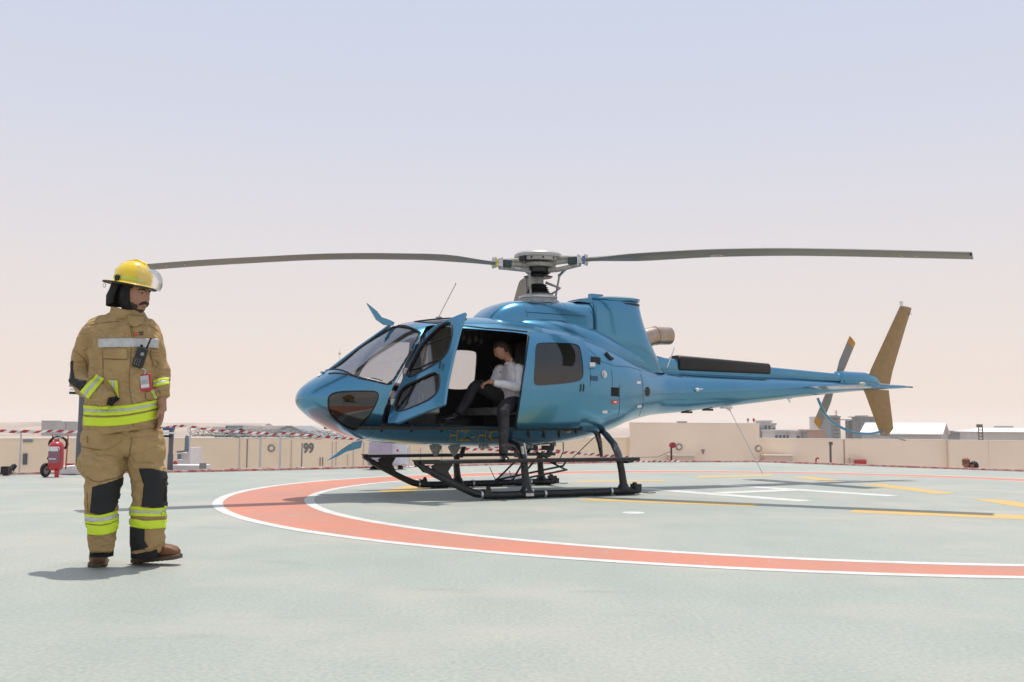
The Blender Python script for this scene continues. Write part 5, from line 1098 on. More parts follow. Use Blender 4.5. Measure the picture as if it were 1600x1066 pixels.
M_hel = mat('helmet_yellow', (.86, .60, .015), .22, coat=.6, var=.04, vs=6); M_knit = mat('black_knit', (.010, .010, .011), .9, bump=.3, bs=300)
hf = Vector((.93, -.37, -.05)).normalized(); HC = F(210, 462, -.02)
HM_ = frame(hf, (.10, 0, 1), HC)
bodyg = head_mesh(HM_, 1.0)
limb(bodyg, [(F(203, 500), .062), (F(206, 484), .060), (F(208, 470), .062)])
torso(bodyg, [(*F(193, 505), .10, .08), (*F(193, 520), .18, .10), (*F(193, 560), .17, .11), (*F(192, 620), .16, .11), (*F(191, 680), .18, .12), (*F(191, 700), .16, .11)])
RA = [(F(151, 517), .066), (F(138, 541, .0), .066), (F(127, 577, .02), .060), (F(129, 600, -.06), .056), (F(150, 612, -.18), .050), (F(170, 626, -.22), .036)]
LA = [(F(234, 522), .064), (F(243, 548, .0), .060), (F(249, 580, .02), .055), (F(250, 605, -.01), .048), (F(253, 632, -.03), .033)]
limb(bodyg, [(p, r_ * .72) for p, r_ in RA]); limb(bodyg, [(p, r_ * .72) for p, r_ in LA[:-1]] + [(LA[-1][0], .028)])
limb(bodyg, [(F(166, 690), .085), (F(162, 765, -.04), .06), (F(159, 850, -.06), .04), (F(159, 872, -.08), .04)]); limb(bodyg, [(F(226, 690), .085), (F(233, 765), .06), (F(230, 850, .05), .04), (F(228, 868, .06), .04)])
hand(bodyg, frame((.03, -.15, -1), (1, .3, 0), F(253.5, 637, -.03)), .95, .22, -1)
hand(bodyg, frame((.6, .8, -.5), (.3, -1, 0), F(174, 627, -.13)), .8, .6, 1)
body = skinned('body', bodyg, .0055, M_skin, ff, 3)
# trousers
tr_ = MB()
torso(tr_, [(*F(191, 655), .205, .140), (*F(191, 675), .212, .145), (*F(191, 690), .205, .14), (*F(192, 702), .17, .13), (*F(194, 712), .10, .09)], e=2.5)
def legr(rows, dyf): return [(*F(cx, y, dyf(y)), K(r_ * .92), K(r_) * .96) for y, cx, r_ in rows]
LR = legr([(672, 165, 36), (700, 163, 36), (735, 162, 34), (750, 162, 29.5), (770, 160, 26), (800, 158.5, 24.5), (830, 159.5, 22.5), (862, 159, 17.5)], lambda y: -.02 - .08 * (y - 672) / 190)
LL = legr([(672, 224, 30), (700, 228, 30), (720, 228, 30), (735, 230, 29), (760, 234, 27.5), (790, 232.5, 28), (820, 231.5, 27.5), (850, 230.5, 26), (863, 229, 23)], lambda y: .02 + .04 * (y - 672) / 190)
torso(tr_, LR, e=2.3); torso(tr_, LL, e=2.3)
tr_.ball(F(136, 724, .01), (.05, .09, .085), 16, 10)
trs = skinned('trousers', tr_, .0085, M_tan, ff, 3, (.013, 5.5, 2, (1, 1, 1.9)))
tbv = bvh_of(trs.data)
# jacket
JR = [(*F(202, 486, -.01), K(20), .08), (*F(201, 493), K(25), .095), (*F(197, 499), K(34), .108), (*F(194, 507), K(45), .12), (*F(193, 519), K(52), .14), (*F(194, 545), K(52), .16), (*F(194.5, 580), K(51), .165), (*F(192.5, 615), K(55), .17), (*F(191, 645), K(57), .175, .06), (*F(190.5, 668), K(57.5), .175, .13), (*F(190.5, 677), K(57), .175, .14)]
ja = MB(); torso(ja, JR, e=2.35, yaw=R(-6))
limb(ja, [(F(188, 505), .075), (F(170, 509), .078)] + [(p, r_ * 1.16) for p, r_ in RA[:-1]] + [(F(170, 626, -.245), .056)])
limb(ja, [(F(205, 506), .07), (F(220, 511), .072)] + [(p, r_ * 1.16) for p, r_ in LA[:-1]] + [(F(253, 622, -.02), .048)])
jk = skinned('jacket', ja, .0085, M_tan, ff, 4, (.012, 5.4, 1, (1.5, 1, 1.0)))
jbv = bvh_of(jk.data)
def dj(pts, m, nm, off=.006, parent=jk, tree=jbv, step=3, th=.003): return decal_on(tree, pts, m, nm, parent, off, step, th)
def arc(p0, p1, sag, n=10): return [(p0[0] + (p1[0] - p0[0]) * t, p0[1] + (p1[1] - p0[1]) * t + sag * 4 * t * (1 - t)) for t in [i / n for i in range(n + 1)]]
def bandp(top, bot): return top + bot[::-1]
# hem bands
for y0, y1, m in ((633, 638.5, M_hv), (638.5, 642.5, M_sil), (642.5, 648, M_hv), (651, 665, M_hv)):
    k0, k1 = (y0 - 633) / 32, (y1 - 633) / 32
    dj(bandp(arc((131.5, y0), (249, y0 - 10 - 3 * k0), 6), arc((131.5, y1), (249, y1 - 10 - 3 * k1), 6)), m, 'reflective_band')
dj(bandp(arc((154, 530), (247, 530), -1.5), arc((154, 543.5), (247, 544), -1)), M_sil, 'chest_band')
def quad(a, b, c, d): return [a, b, c, d]
lerp2 = lambda a, b, t: (a[0] + (b[0] - a[0]) * t, a[1] + (b[1] - a[1]) * t)
a, b, c, d = (126.5, 612), (152, 585), (163.5, 592), (139.5, 623)     # right sleeve band
for t0, t1, m in ((0, .36, M_hv), (.36, .64, M_sil), (.64, 1, M_hv)): dj([lerp2(a, d, t0), lerp2(b, c, t0), lerp2(b, c, t1), lerp2(a, d, t1)], m, 'sleeve_band', .007)
a, b, c, d = (238, 594), (262, 590), (263, 600), (239, 605)
for t0, t1, m in ((0, .4, M_hv), (.4, .65, M_sil), (.65, 1, M_hv)): dj([lerp2(a, d, t0), lerp2(b, c, t0), lerp2(b, c, t1), lerp2(a, d, t1)], m, 'sleeve_band', .007)
dj([(102, 570), (114.5, 563.5), (114, 576), (117, 592.6), (136, 596), (127, 611), (110, 599), (103, 585)], M_patch, 'elbow_patch', .005)
dj([(168.5, 594.5), (183.5, 594), (186, 622), (172, 600)], M_hv, 'pocket_band', .005); dj([(173.5, 594.5), (178.5, 594.3), (180.5, 612), (175.5, 604)], M_sil, 'pocket_band', .009)
dj([(166, 632), (170, 621), (182, 619), (188, 623), (180, 630), (172, 634)], M_knit, 'cuff', .008)
dj([(249, 623), (261, 622), (260, 631), (250, 632)], M_knit, 'cuff', .006)
dj([(226, 613), (246, 606), (250, 618), (238, 626), (228, 624)], M_tan, 'pocket_flap', .010); dj([(233, 610.5), (239, 608.5), (246, 620), (240, 623.5)], M_hv, 'pocket_band', .015); dj([(235, 610), (237.5, 609), (244, 620.5), (242, 622)], M_sil, 'pocket_band', .019)
M_tand = mat('tan_cloth_dark', (.25, .145, .058), .85, var=.1, vs=20, bump=.3, bs=260)
dj([(161, 545), (199, 545), (199, 561), (162, 560)], M_tan, 'pocket_flap', .007); dj([(236, 545), (247, 548), (246, 568), (241, 575), (234, 556)], M_tan, 'pocket_flap', .010)
for s_ in ([(202, 500), (206, 530), (204, 560), (202, 600), (206, 632), (209, 677)], [(196, 482), (200, 492), (206, 512), (212, 540)], [(143, 507), (158, 505), (186, 502)], [(232, 508), (246, 516)], [(160, 546), (161, 575), (161, 600)], [(161, 560.5), (180, 562), (199, 561.5)], [(112, 545), (126, 556), (134, 566), (136, 590)], [(118, 592), (134, 596), (150, 586)]):
    q = [tuple(a_) for a_ in cat_pts(s_, 6)]; P = []
    for x_, y_ in q:
        h_ = jbv.ray_cast(EYE, ray(x_, y_))
        if h_[0]: P.append(h_[0])
    if len(P) > 2: g = MB(); g.tube(P, .0035, 5); g.build('stitching', M_tand, jk)
# collar
g = MB(); torso(g, [(*F(200, 501, 0), K(29), .112, -.02), (*F(200.5, 493, 0), K(27), .105, -.14), (*F(201, 486, -.01), K(25.5), .10, -.26)], e=2.2); skinned('collar', g, .007, M_tan, jk, 2, (.003, 9, 4))
dj([(201, 494), (222, 496), (223, 507), (212, 512), (202, 509)], M_tan, 'collar_flap', .016, step=4)
g = MB(); P = F(214, 522.5, -.2); h_ = jbv.ray_cast(EYE, ray(214, 522.5)); 
tv, tf = text_mesh('FIRE', .03, True); c0 = jbv.ray_cast(EYE, ray(216, 523))[0]; g = MB(); g.add([Vector((c0.x + v[0] * .9, c0.y - .006, c0.z + v[1])) for v in tv], tf); 
dj([(209, 520.5), (213.5, 520), (214, 524.5), (209.5, 525)], mat('badge_red', (.5, .08, .03), .6), 'chest_mark', .012, step=2); dj([(216, 519.5), (223, 518.5), (223, 520), (216, 521)], M_patch, 'chest_mark', .012, step=2); dj([(217, 522.5), (223, 521.5), (223, 523), (217, 524)], M_patch, 'chest_mark', .012, step=2)
# knee and ankle patches, leg bands
def dt(pts, m, nm, off=.006): return decal_on(tbv, pts, m, nm, trs, off, 3, .003)
dt([(145, 761), (170, 754), (192, 746), (190, 764), (184, 784), (178, 796), (169, 805), (155, 804), (141, 801)], M_patch, 'knee_patch'); dt([(217.5, 732), (240, 733), (259, 737.5), (263, 754), (262, 775), (260.5, 792), (240, 793), (221.5, 792), (225, 758)], M_patch, 'knee_patch')
dt([(204, 823), (226, 823), (226, 845), (232, 855), (222, 858), (204, 862)], M_patch, 'ankle_patch')
for (l0, r0, l1, r1, sg, xl, xr) in ((803, 796, 817, 812, 5, 134, 184), (819, 813, 834, 828, 5, 135, 184)):
    if l0 == 803:
        for t0, t1, m in ((0, .33, M_hv), (.33, .7, M_sil), (.7, 1, M_hv)): dt(bandp(arc((xl, l0 + (l1 - l0) * t0), (xr, r0 + (r1 - r0) * t0), sg), arc((xl, l0 + (l1 - l0) * t1), (xr, r0 + (r1 - r0) * t1), sg)), m, 'reflective_band', .008)
    else: dt(bandp(arc((xl, l0), (xr, r0), sg), arc((xl, l1), (xr, r1), sg)), M_hv, 'reflective_band', .008)
for t0, t1, m in ((790.7, 795, M_hv), (795, 800, M_sil), (800, 805, M_hv), (811, 823.5, M_hv)): dt(bandp(arc((203.5, t0), (262, t0 + 1), 2), arc((203.5, t1), (262, t1 + 1), 2)), m, 'reflective_band', .008)
for s_ in ([(128, 698), (142, 701), (157, 703)], [(137, 681), (137, 692)], [(206, 684), (203, 705), (198, 722)], [(135, 745), (150, 753), (170, 750), (192, 743)], [(136, 770), (137, 800)]):
    P = [tbv.ray_cast(EYE, ray(*tuple(a_)))[0] for a_ in cat_pts(s_, 5)]; P = [p for p in P if p]
    if len(P) > 2: g = MB(); g.tube(P, .004, 5); g.build('stitching', M_tand, trs)
# boots
M_boot = mat('brown_leather', (.20, .085, .028), .5, c2=(.13, .05, .02), vs=18, detail=6, bump=.3, bs=120); M_boot2 = mat('scuffed_grey_leather', (.11, .09, .08), .45, var=.3, vs=30); M_sole = mat('boot_sole', (.10, .07, .045), .8, bump=.4, bs=100)
def boot(heel, d, up_=0.0, L_=.31):
    d = Vector(d).normalized(); s_ = Vector((-d.y, d.x, 0)).normalized(); u = d.cross(s_) * -1; u = u if u.z > 0 else -u; o = heel
    def ring(x, w_, z0, z1, n=16, e=3.0):
        return [o + d * x + s_ * w_ * math.copysign(abs(math.cos(t)) ** (2 / e), math.cos(t)) + u * ((z0 + z1) / 2 + (z1 - z0) / 2 * math.copysign(abs(math.sin(t)) ** (2 / e), math.sin(t))) for t in [2 * math.pi * k / n for k in range(n)]]
    g = MB(); g.loft([ring(x, w_, .02, h_) for x, w_, h_ in ((-.01, .03, .10), (.0, .042, .16), (.05, .047, .17), (.10, .048, .165), (.14, .048, .13), (.19, .052, .105), (.24, .054, .092), (.28, .046, .078), (.305, .028, .055))])
    b_ = skinned('boot', g, .006, M_boot, ff, 3)
    g = MB(); g.loft([ring(x, w_, 0, .028, e=4) for x, w_ in ((-.015, .03), (.0, .045), (.06, .050), (.13, .046), (.20, .058), (.26, .058), (.30, .042), (.318, .02))]); g.build('sole', M_sole, b_)
    for k in range(9): g = MB(); g.box(o + d * (.02 + .033 * k) + u * .004, (.014, .105, .014), frame(d, u).to_3x3()); g.build('lug', M_sole, b_)
    g = MB(); g.loft([ring(x, w_ * 1.03, .07, h_ + .004, e=2.6) for x, w_, h_ in ((.09, .045, .15), (.13, .049, .138), (.17, .050, .115), (.19, .045, .10))]); skinned('tongue', g, .006, M_boot2, b_, 2)
    return b_
boot(gnd(159, 880) + Vector((-.05, .10, 0)), (.34, -1, 0)); boot(gnd(216, 880) + Vector((-.01, -.02, .005)), (1, -.22, .13))
for c, r_ in ((F(159, 860, -.07), K(17)), (F(228, 862, .06), K(22))): g = MB(); torso(g, [(*(c + Vector((0, 0, .02))), r_ * .98, r_ * .98), (*(c - Vector((0, 0, .035))), r_ * .98, r_ * .98)]); g.build('trouser_cuff', M_knit, trs)
# helmet
hm = frame((.975, -.20, -.165), (.12, 0, 1), F(206, 446, -.01))
g = MB(); rings = []
def hring(z, rx, ry, back=0, n=40, fr=0): return [hm @ Vector((rx * math.cos(t) * (1 + (back if math.cos(t) < 0 else fr) * abs(math.cos(t))), ry * math.sin(t), z)) for t in [2 * math.pi * k / n for k in range(n)]]
for z, rx, ry, bk in ((-.005, .150, .130, .22), (.0, .154, .132, .24), (.004, .150, .128, .20), (.010, .132, .112, .10), (.018, .122, .104, .0), (.045, .121, .103, 0), (.08, .115, .098, 0), (.11, .100, .085, 0), (.135, .076, .064, 0), (.149, .045, .038, 0), (.155, .015, .012, 0)): rings.append(hring(z, rx, ry, bk))
g.loft(rings); hel = g.build('helmet', M_hel, ff, smooth=60)
g = MB(); g.tube([hm @ Vector((x, 0, z)) for x, z in ((-.118, .05), (-.10, .098), (-.06, .143), (0, .160), (.06, .145), (.10, .10), (.12, .05))], .010, 8); g.build('ridge', M_hel, hel)
for s_ in (.05, -.05): g = MB(); g.tube([hm @ Vector((x, s_ * k, z)) for x, z, k in ((-.10, .07, 1.0), (-.06, .118, 1.05), (0, .137, 1.05), (.06, .12, 1.05), (.10, .075, 1.0))], .007, 8); g.build('ridge', M_hel, hel)
g = MB(); g.tube([hm @ Vector((.152 * math.cos(t) * (1 + (.23 * abs(math.cos(t)) if math.cos(t) < 0 else 0)), .131 * math.sin(t), -.004)) for t in [2 * math.pi * k / 40 for k in range(40)]], .0065, 6, closed=True); g.build('brim_edge', M_rub, hel)
g = MB(); n_ = 20; z0, z1 = .022, .046; vs_ = []; 
for z in (z0, z1): vs_ += [hm @ Vector((.1235 * math.cos(t), .1055 * math.sin(t), z)) for t in [-2.4 + 2.2 * k / n_ for k in range(n_ + 1)]]
g.add(vs_, [(i, i + 1, n_ + 2 + i, n_ + 1 + i) for i in range(n_)]); g.build('sticker', mat('lime_trim', (.62, .66, .10), .4), hel)
g = MB(); g.ball(hm @ Vector((-.035, -.110, .032)), .015, 12, 8); g.box(hm @ Vector((-.035, -.112, .012)), (.022, .02, .05)); g.build('visor_knob', M_rub, hel)
M_vis = glassmat('clear_visor', (.97, .955, .93), gloss=.06)
g = MB(); R_ = []; 
for i in range(9):
    th = R(-8 + 8.0 * i); row = []
    for k in range(17):
        t = -1.15 + 2.3 * k / 16; rr0 = .150 + .03 * math.sin(R(10 * i)); row.append(hm @ Vector((.01 + rr0 * math.cos(t) * math.cos(th) + .025, .125 * math.sin(t), .01 + rr0 * math.sin(th) * .72)))
    R_.append(row)
v = [p for r_ in R_ for p in r_]; g.add(v, [(i * 17 + j, i * 17 + j + 1, (i + 1) * 17 + j + 1, (i + 1) * 17 + j) for i in range(8) for j in range(16)])
vz = g.build('visor', M_vis, hel, smooth=180); so = vz.modifiers.new('s', 'SOLIDIFY'); so.thickness = .002
g = MB(); g.tube([F(163, 443, 0) + Vector((.008 * math.cos(t), 0, -.012 + .014 * math.sin(t))) for t in [2 * math.pi * k / 12 for k in range(12)]], .002, 5, closed=True); g.build('hang_ring', M_alu, hel)
# balaclava: hugs the head, open over the face
hd = head_mesh(HM_, 1.0).mesh(); HMI = HM_.inverted(); bm = bmesh.new(); bm.from_mesh(hd)
bmesh.ops.delete(bm, geom=[f for f in bm.faces if (lambda c: c.x > .035 - .1 * max(0, -.09 - c.z) and c.z < .08 and c.z > -.105)(HMI @ f.calc_center_median())], context='FACES')
for v_ in bm.verts: v_.co += v_.normal * .011
bm.to_mesh(hd); bm.free(); ho = link('balaclava', hd, M_knit, ff, smooth=180); so = ho.modifiers.new('s', 'SOLIDIFY'); so.thickness = .010; so.offset = -1
g = MB(); fl_ = []
for z, rx, ry, x0 in ((.0, .120, .102, -.005), (-.05, .122, .105, -.010), (-.09, .128, .108, -.016), (-.125, .118, .10, -.016)):
    fl_.append([hm @ Vector((x0 + rx * math.cos(t), ry * math.sin(t), z + .28 * (.0 - rx * math.cos(t)) * (-.9 if z < -.1 else 0))) for t in [1.75 + (2 * math.pi - 3.5) * k / 20 for k in range(21)]])
v = [p for r_ in fl_ for p in r_]; g.add(v, [(i * 21 + j, i * 21 + j + 1, (i + 1) * 21 + j + 1, (i + 1) * 21 + j) for i in range(3) for j in range(20)])
nf_ = g.build('neck_flap', M_knit, hel, smooth=180); so = nf_.modifiers.new('s', 'SOLIDIFY'); so.thickness = .008
# face details
def hp(x, y, z): return HM_ @ Vector((x, y, z))
bbv2 = bvh_of(body.data)
def facepatch(pts, m, name, off=.002):
    P = []
    for y, z in pts:
        h_ = bbv2.ray_cast(hp(.25, y, z), -(HM_.to_3x3() @ Vector((1, 0, 0))))
        P.append(h_[0] + (HM_.to_3x3() @ Vector((1, 0, 0))) * off if h_[0] else hp(.09, y, z))
    return P
for s_ in (1, -1):
    g = MB(); g.ball(hp(.080, .031 * s_, .012), (.011, .012, .007), 12, 8); e_ = g.build('eye', mat('eye_white', (.22, .20, .18), .4), body); g = MB(); g.ball(hp(.0885, .031 * s_, .012), (.005, .0065, .0065), 8, 6); g.build('iris', M_rub, e_)
    P = facepatch([(.012 * s_, .026), (.025 * s_, .034), (.040 * s_, .034), (.052 * s_, .027)], None, ''); g = MB(); g.tube(P, [.004, .006, .0055, .003], 6); g.build('eyebrow', M_hair, body)
P = facepatch([(-.034, -.062), (-.022, -.050), (-.008, -.046), (0, -.048), (.008, -.046), (.022, -.050), (.034, -.062)], None, ''); g = MB(); g.tube(P, [.005, .009, .010, .009, .010, .009, .005], 8); g.build('moustache', M_hair, body)
P = facepatch([(-.02, -.068), (0, -.070), (.02, -.068)], None, ''); g = MB(); g.tube(P, [.002, .004, .002], 6); g.build('lips', mat('lips', (.25, .10, .08), .5), body)
bm = bmesh.new(); bm.from_mesh(body.data)
bmesh.ops.delete(bm, geom=[f for f in bm.faces if not (lambda c: c.x > .0 and abs(c.y) < .09 and -.16 < c.z < -.045 - .35 * (c.x - .02) and (c.z < -.088 or abs(c.y) > .030 + .25 * max(0, c.z + .088)))(HMI @ f.calc_center_median())], context='FACES')
for v_ in bm.verts: v_.co += v_.normal * .0022
me = bpy.data.meshes.new('beard'); bm.to_mesh(me); bm.free(); link('beard', me, M_beard, body, smooth=180)
# radio and badge hang on the jacket: things of their own
def onj(px, py, off=.02): h_ = jbv.ray_cast(EYE, ray(px, py)); return (h_[0] if h_[0] else F(px, py, -.18)) + (EYE - h_[0]).normalized() * off
c = onj(219, 559, .025); t = thing('walkie_talkie', 'black two way radio with stub antenna clipped on the firefighter chest', 'radio', c)
Mr = Matrix.Rotation(R(17), 3, 'Y'); g = MB(); g.box(c, (.062, .035, .125), Mr); rb_ = g.build('radio_body', M_black, t, bevel=.008)
g = MB(); g.tube([c + Mr @ Vector((.018, 0, .055)), c + Mr @ Vector((.026, -.004, .135))], [.007, .005], 8); g.build('antenna', M_rub, t); g = MB(); g.tube([c + Mr @ Vector((-.015, 0, .06)), c + Mr @ Vector((-.015, 0, .078))], .009, 10); g.build('knob', M_rub, t)
g = MB(); g.ball(c + Mr @ Vector((.012, -.018, .025)), (.012, .004, .012), 10, 6); g.build('speaker', M_grey, rb_)
for i in range(3):
    for j in range(4): g = MB(); g.ball(c + Mr @ Vector((-.015 + .014 * i, -.019, -.012 - .011 * j)), (.003, .002, .003), 6, 4); g.build('key', M_grey, rb_)
c = onj(227, 598, .02); t = thing('id_badge', 'red framed badge holder with a white card hanging below the radio', 'badge', c); Mr = Matrix.Rotation(R(-8), 3, 'Y')
g = MB(); g.box(c, (.074, .010, .104), Mr); hb_ = g.build('holder', mat('badge_holder_red', (.50, .02, .05), .4), t, bevel=.006); g = MB(); g.box(c + Mr @ Vector((0, -.007, .004)), (.050, .004, .076), Mr); cd = g.build('card', mat('card_grey', (.50, .52, .54), .4), t)
g = MB(); g.box(c + Mr @ Vector((0, -.0095, -.020)), (.050, .002, .014), Mr); g.build('card_text', M_lab, cd)
for k in range(3): g = MB(); g.box(c + Mr @ Vector((0, -.0095, .012 - .008 * k)), (.036, .002, .0025), Mr); g.build('card_line', M_grey, cd)
g = MB(); g.tube([c + Mr @ Vector((0, 0, .05)), c + Vector((0, .0, .075)), onj(220, 575, .015)], .004, 6); g.build('clip', M_alu, t)

# ---- pilot
def HP(px, py, b): return HM @ onb(px, py, b)
hR = HM.to_3x3(); nose = hR @ Vector((1, 0, 0)); port = hR @ Vector((0, 1, 0))
pl = thing('person', 'pilot in white shirt sitting in the open cabin with one foot on the step', 'person', HP(800, 640, .5))
hdir = (nose * .88 - port * .30 + Vector((0, 0, -.52))).normalized(); phm = frame(hdir, (0, 0, 1), HP(784, 547, .42)); 
pb = head_mesh(phm, .98)
sh_l, sh_r = HP(813, 578, .62), HM @ (onb(811, 578, .60) + Vector((.06, -.40, .0))); el_l, wr_l = HP(813, 606, .68), HP(772, 598, .55); el_r = HM @ (onb(806, 607, .66) + Vector((.08, -.5, .0))); wr_r = HP(768, 600, .30)
hip = HM @ onb(802, 626, .44)
limb(pb, [(HP(801, 572, .42), .055), (HP(795, 562, .42), .052), (HP(789, 552, .42), .055)])
limb(pb, [(sh_l, .05), (el_l, .04), (wr_l, .028), (HP(766, 597, .52), .026)]); limb(pb, [(sh_r, .05), (el_r, .04), (wr_r, .028), (HP(762, 599, .34), .026)])
limb(pb, [(HP(804, 582, .40), .075), (hip, .10)])
kn_l, an_l = HP(787, 640, .86), HP(786.5, 712, 1.06); kn_r, an_r = HP(744, 603, .34), HP(716, 648, .42)
limb(pb, [(hip + port * .10, .07), (hip.lerp(kn_l, .5) + port * .05, .06), (kn_l, .05), (kn_l.lerp(an_l, .35), .042), (kn_l.lerp(an_l, .7), .036), (an_l, .034)]); limb(pb, [(hip - port * .08, .07), (hip.lerp(kn_r, .55) - port * .03, .055), (kn_r, .046), (kn_r.lerp(an_r, .4), .04), (an_r, .034)])
hand(pb, frame(nose * .9 + Vector((0, 0, -.25)), (0, 0, 1), HP(765, 596.5, .50)), 1.0, .45, -1); hand(pb, frame(nose * .85 + Vector((0, 0, -.2)) + port * .3, (0, 0, 1), HP(762, 599, .34)), 1.0, .45, 1)
pbody = skinned('body', pb, .0065, M_skin2, pl, 3)
M_shirt = mat('white_shirt', (.90, .90, .93), .75, var=.03, vs=20, bump=.2, bs=200); M_trou = mat('black_trousers', (.016, .016, .019), .75, bump=.3, bs=160)
def PT(rows, e=2.3, yaw_=0):
    g = MB(); torso(g, rows, e=e, yaw=PS + 0.0, sub=3); return g
# rings across: x axis along hull (nose direction), y axis lateral
sg = MB(); ux = -nose; 
def pr(px, py, b, rx, ry, tl=0): return (*HP(px, py, b), rx, ry, tl)
torso(sg, [pr(796, 566, .42, .062, .066), pr(799, 571, .42, .085, .12), pr(804, 578, .42, .125, .21), pr(805, 592, .42, .15, .22), pr(804, 610, .43, .155, .20), pr(803, 626, .44, .145, .185), pr(803, 634, .44, .14, .18)], yaw=PS, e=2.2)
limb(sg, [(sh_l - port * .05, .075), (sh_l, .075), (sh_l.lerp(el_l, .5), .066), (el_l, .062), (el_l.lerp(wr_l, .5), .056), (wr_l, .044)]); limb(sg, [(sh_r + port * .05, .075), (sh_r, .075), (sh_r.lerp(el_r, .5), .066), (el_r, .062), (el_r.lerp(wr_r, .5), .056), (wr_r, .044)])
sh_ = skinned('shirt', sg, .0085, M_shirt, pl, 3, (.007, 8, 3)); sbv = bvh_of(sh_.data)
tg = MB(); torso(tg, [pr(803, 624, .44, .15, .19), pr(803, 634, .44, .16, .20), pr(801, 642, .44, .14, .18)], yaw=PS, e=2.4)
limb(tg, [(hip + port * .10 + Vector((0, 0, -.05)), .105), (hip.lerp(kn_l, .5) + port * .05, .10), (kn_l, .082), (kn_l.lerp(an_l, .35), .068), (kn_l.lerp(an_l, .7), .056), (an_l, .052)])
limb(tg, [(hip - port * .08 + Vector((0, 0, -.05)), .10), (hip.lerp(kn_r, .55) - port * .03, .09), (kn_r, .075), (kn_r.lerp(an_r, .4), .064), (an_r, .055)])
skinned('trousers', tg, .0085, M_trou, pl, 3, (.006, 9, 5))
def shoe(p, d, par):
    fr_ = frame(d, (0, 0, 1), p); g = MB(); g.loft([[fr_ @ Vector((x, w_ * math.copysign(abs(math.cos(t)) ** .7, math.cos(t)), (z0 + z1) / 2 + (z1 - z0) / 2 * math.copysign(abs(math.sin(t)) ** .7, math.sin(t)))) for t in [2 * math.pi * k / 16 for k in range(16)]] for x, w_, z0, z1 in ((-.07, .025, -.05, .0), (-.06, .036, -.055, .03), (.0, .038, -.055, .04), (.05, .040, -.055, .01), (.12, .044, -.055, -.005), (.18, .036, -.053, -.02), (.205, .018, -.05, -.03))])
    s_ = g.build('shoe', mat('polished_black_leather', (.012, .012, .013), .15, coat=.5), par, smooth=70); g = MB(); g.loft([[fr_ @ Vector((x, w_ * y, z)) for y, z in ((-1, -.065), (1, -.065), (1, -.052), (-1, -.052))] for x, w_ in ((-.07, .028), (-.05, .040), (.1, .046), (.17, .042), (.205, .02))]); g.build('sole', M_rub, s_)
shoe(HP(787, 714, 1.06) + Vector((0, 0, .01)), port * .75 + nose * .25, pl); shoe(HP(713, 650, .42), nose * .95 + port * .25 + Vector((0, 0, -.04)), pl)
hd = head_mesh(phm, .98).mesh(); HI2 = phm.inverted(); bm = bmesh.new(); bm.from_mesh(hd)
bmesh.ops.delete(bm, geom=[f for f in bm.faces if not (lambda c: (c.z > .055 and c.x < .075) or (c.x < -.012 and c.z > -.055) or (c.x < .02 and c.z > .025 and abs(c.y) > .05))(HI2 @ f.calc_center_median())], context='FACES')
for v_ in bm.verts: v_.co += v_.normal * .009 * (1 + .6 * noise.noise(v_.co * 60))
bm.to_mesh(hd); bm.free(); ho = link('hair', hd, M_hairb, pl, smooth=180); so = ho.modifiers.new('s', 'SOLIDIFY'); so.thickness = .01; so.offset = -1
for s_ in (1, -1):
    g = MB(); g.ball(phm @ Vector((.082, .031 * s_, .010)), (.010, .010, .008), 10, 8); g.build('eye', mat('eye_white', (0, 0, 0)), pbody)
    g = MB(); g.tube([phm @ Vector((.094, .014 * s_, .026)), phm @ Vector((.094, .032 * s_, .034)), phm @ Vector((.082, .05 * s_, .028))], .0035, 6); g.build('eyebrow', M_hairb, pbody)
def ds(pts, m, nm, off=.005, step=3): 
    v, f = grid_poly(pts, step); P = []
    for x_, y_ in v:
        h_ = sbv.ray_cast(EYE, ray(x_, y_)); h_ = h_ if h_[0] else sbv.find_nearest(HP(x_, y_, .6)); P.append(h_[0] + (EYE - h_[0]).normalized() * off)
    g = MB(); g.add(P, f); return link(nm, raw(g), m, sh_, smooth=180)
ds([(803, 555.5), (808, 552.5), (811, 556), (806, 559)], mat('epaulette_black', (.02, .02, .02), .7), 'epaulette', .012); ds([(804, 556), (809, 553), (810, 554.2), (805, 557.2)], mat('gold_braid', (.70, .42, .05), .4, .3), 'gold_stripe', .016)
c = sh_l + Vector((0, 0, .07)); g = MB(); g.box(c - port * .02, (.05, .11, .012), Matrix.Rotation(PS, 3, 'Z')); ep = g.build('epaulette', mat('epaulette_black', (0, 0, 0)), sh_)
for k in range(3): g = MB(); g.box(c + port * (-.05 + .028 * k) + Vector((0, 0, .004)), (.052, .010, .012), Matrix.Rotation(PS, 3, 'Z')); g.build('gold_stripe', mat('gold_braid', (0, 0, 0)), ep)
ds([(788, 570), (795, 570), (795, 571.2), (788, 571.2)], M_rub, 'pocket_pen', .007, 2)
g = MB(); g.loft([[HP(x_, y_, b_) + Vector((0, 0, 0)) for x_, y_, b_ in ((795, 563, .36), (799, 566, .50), (793, 573, .50), (789, 569, .38))], [HP(x_, y_, b_) + Vector((0, 0, .012)) for x_, y_, b_ in ((794, 560, .36), (801, 561, .50), (797, 570, .51), (790, 567, .38))]]); g.build('collar', M_shirt, sh_)
c = HP(757, 597, .44); t = thing('phone', 'small dark phone held in the pilot hands', 'phone', c); g = MB(); g.box(c, (.14, .07, .01), frame(nose + Vector((0, 0, .3))).to_3x3()); g.build('case', M_rub, t, bevel=.003); g = MB(); g.box(c + Vector((0, 0, .006)), (.12, .06, .003), frame(nose + Vector((0, 0, .3))).to_3x3()); g.build('screen', M_dglass, t)

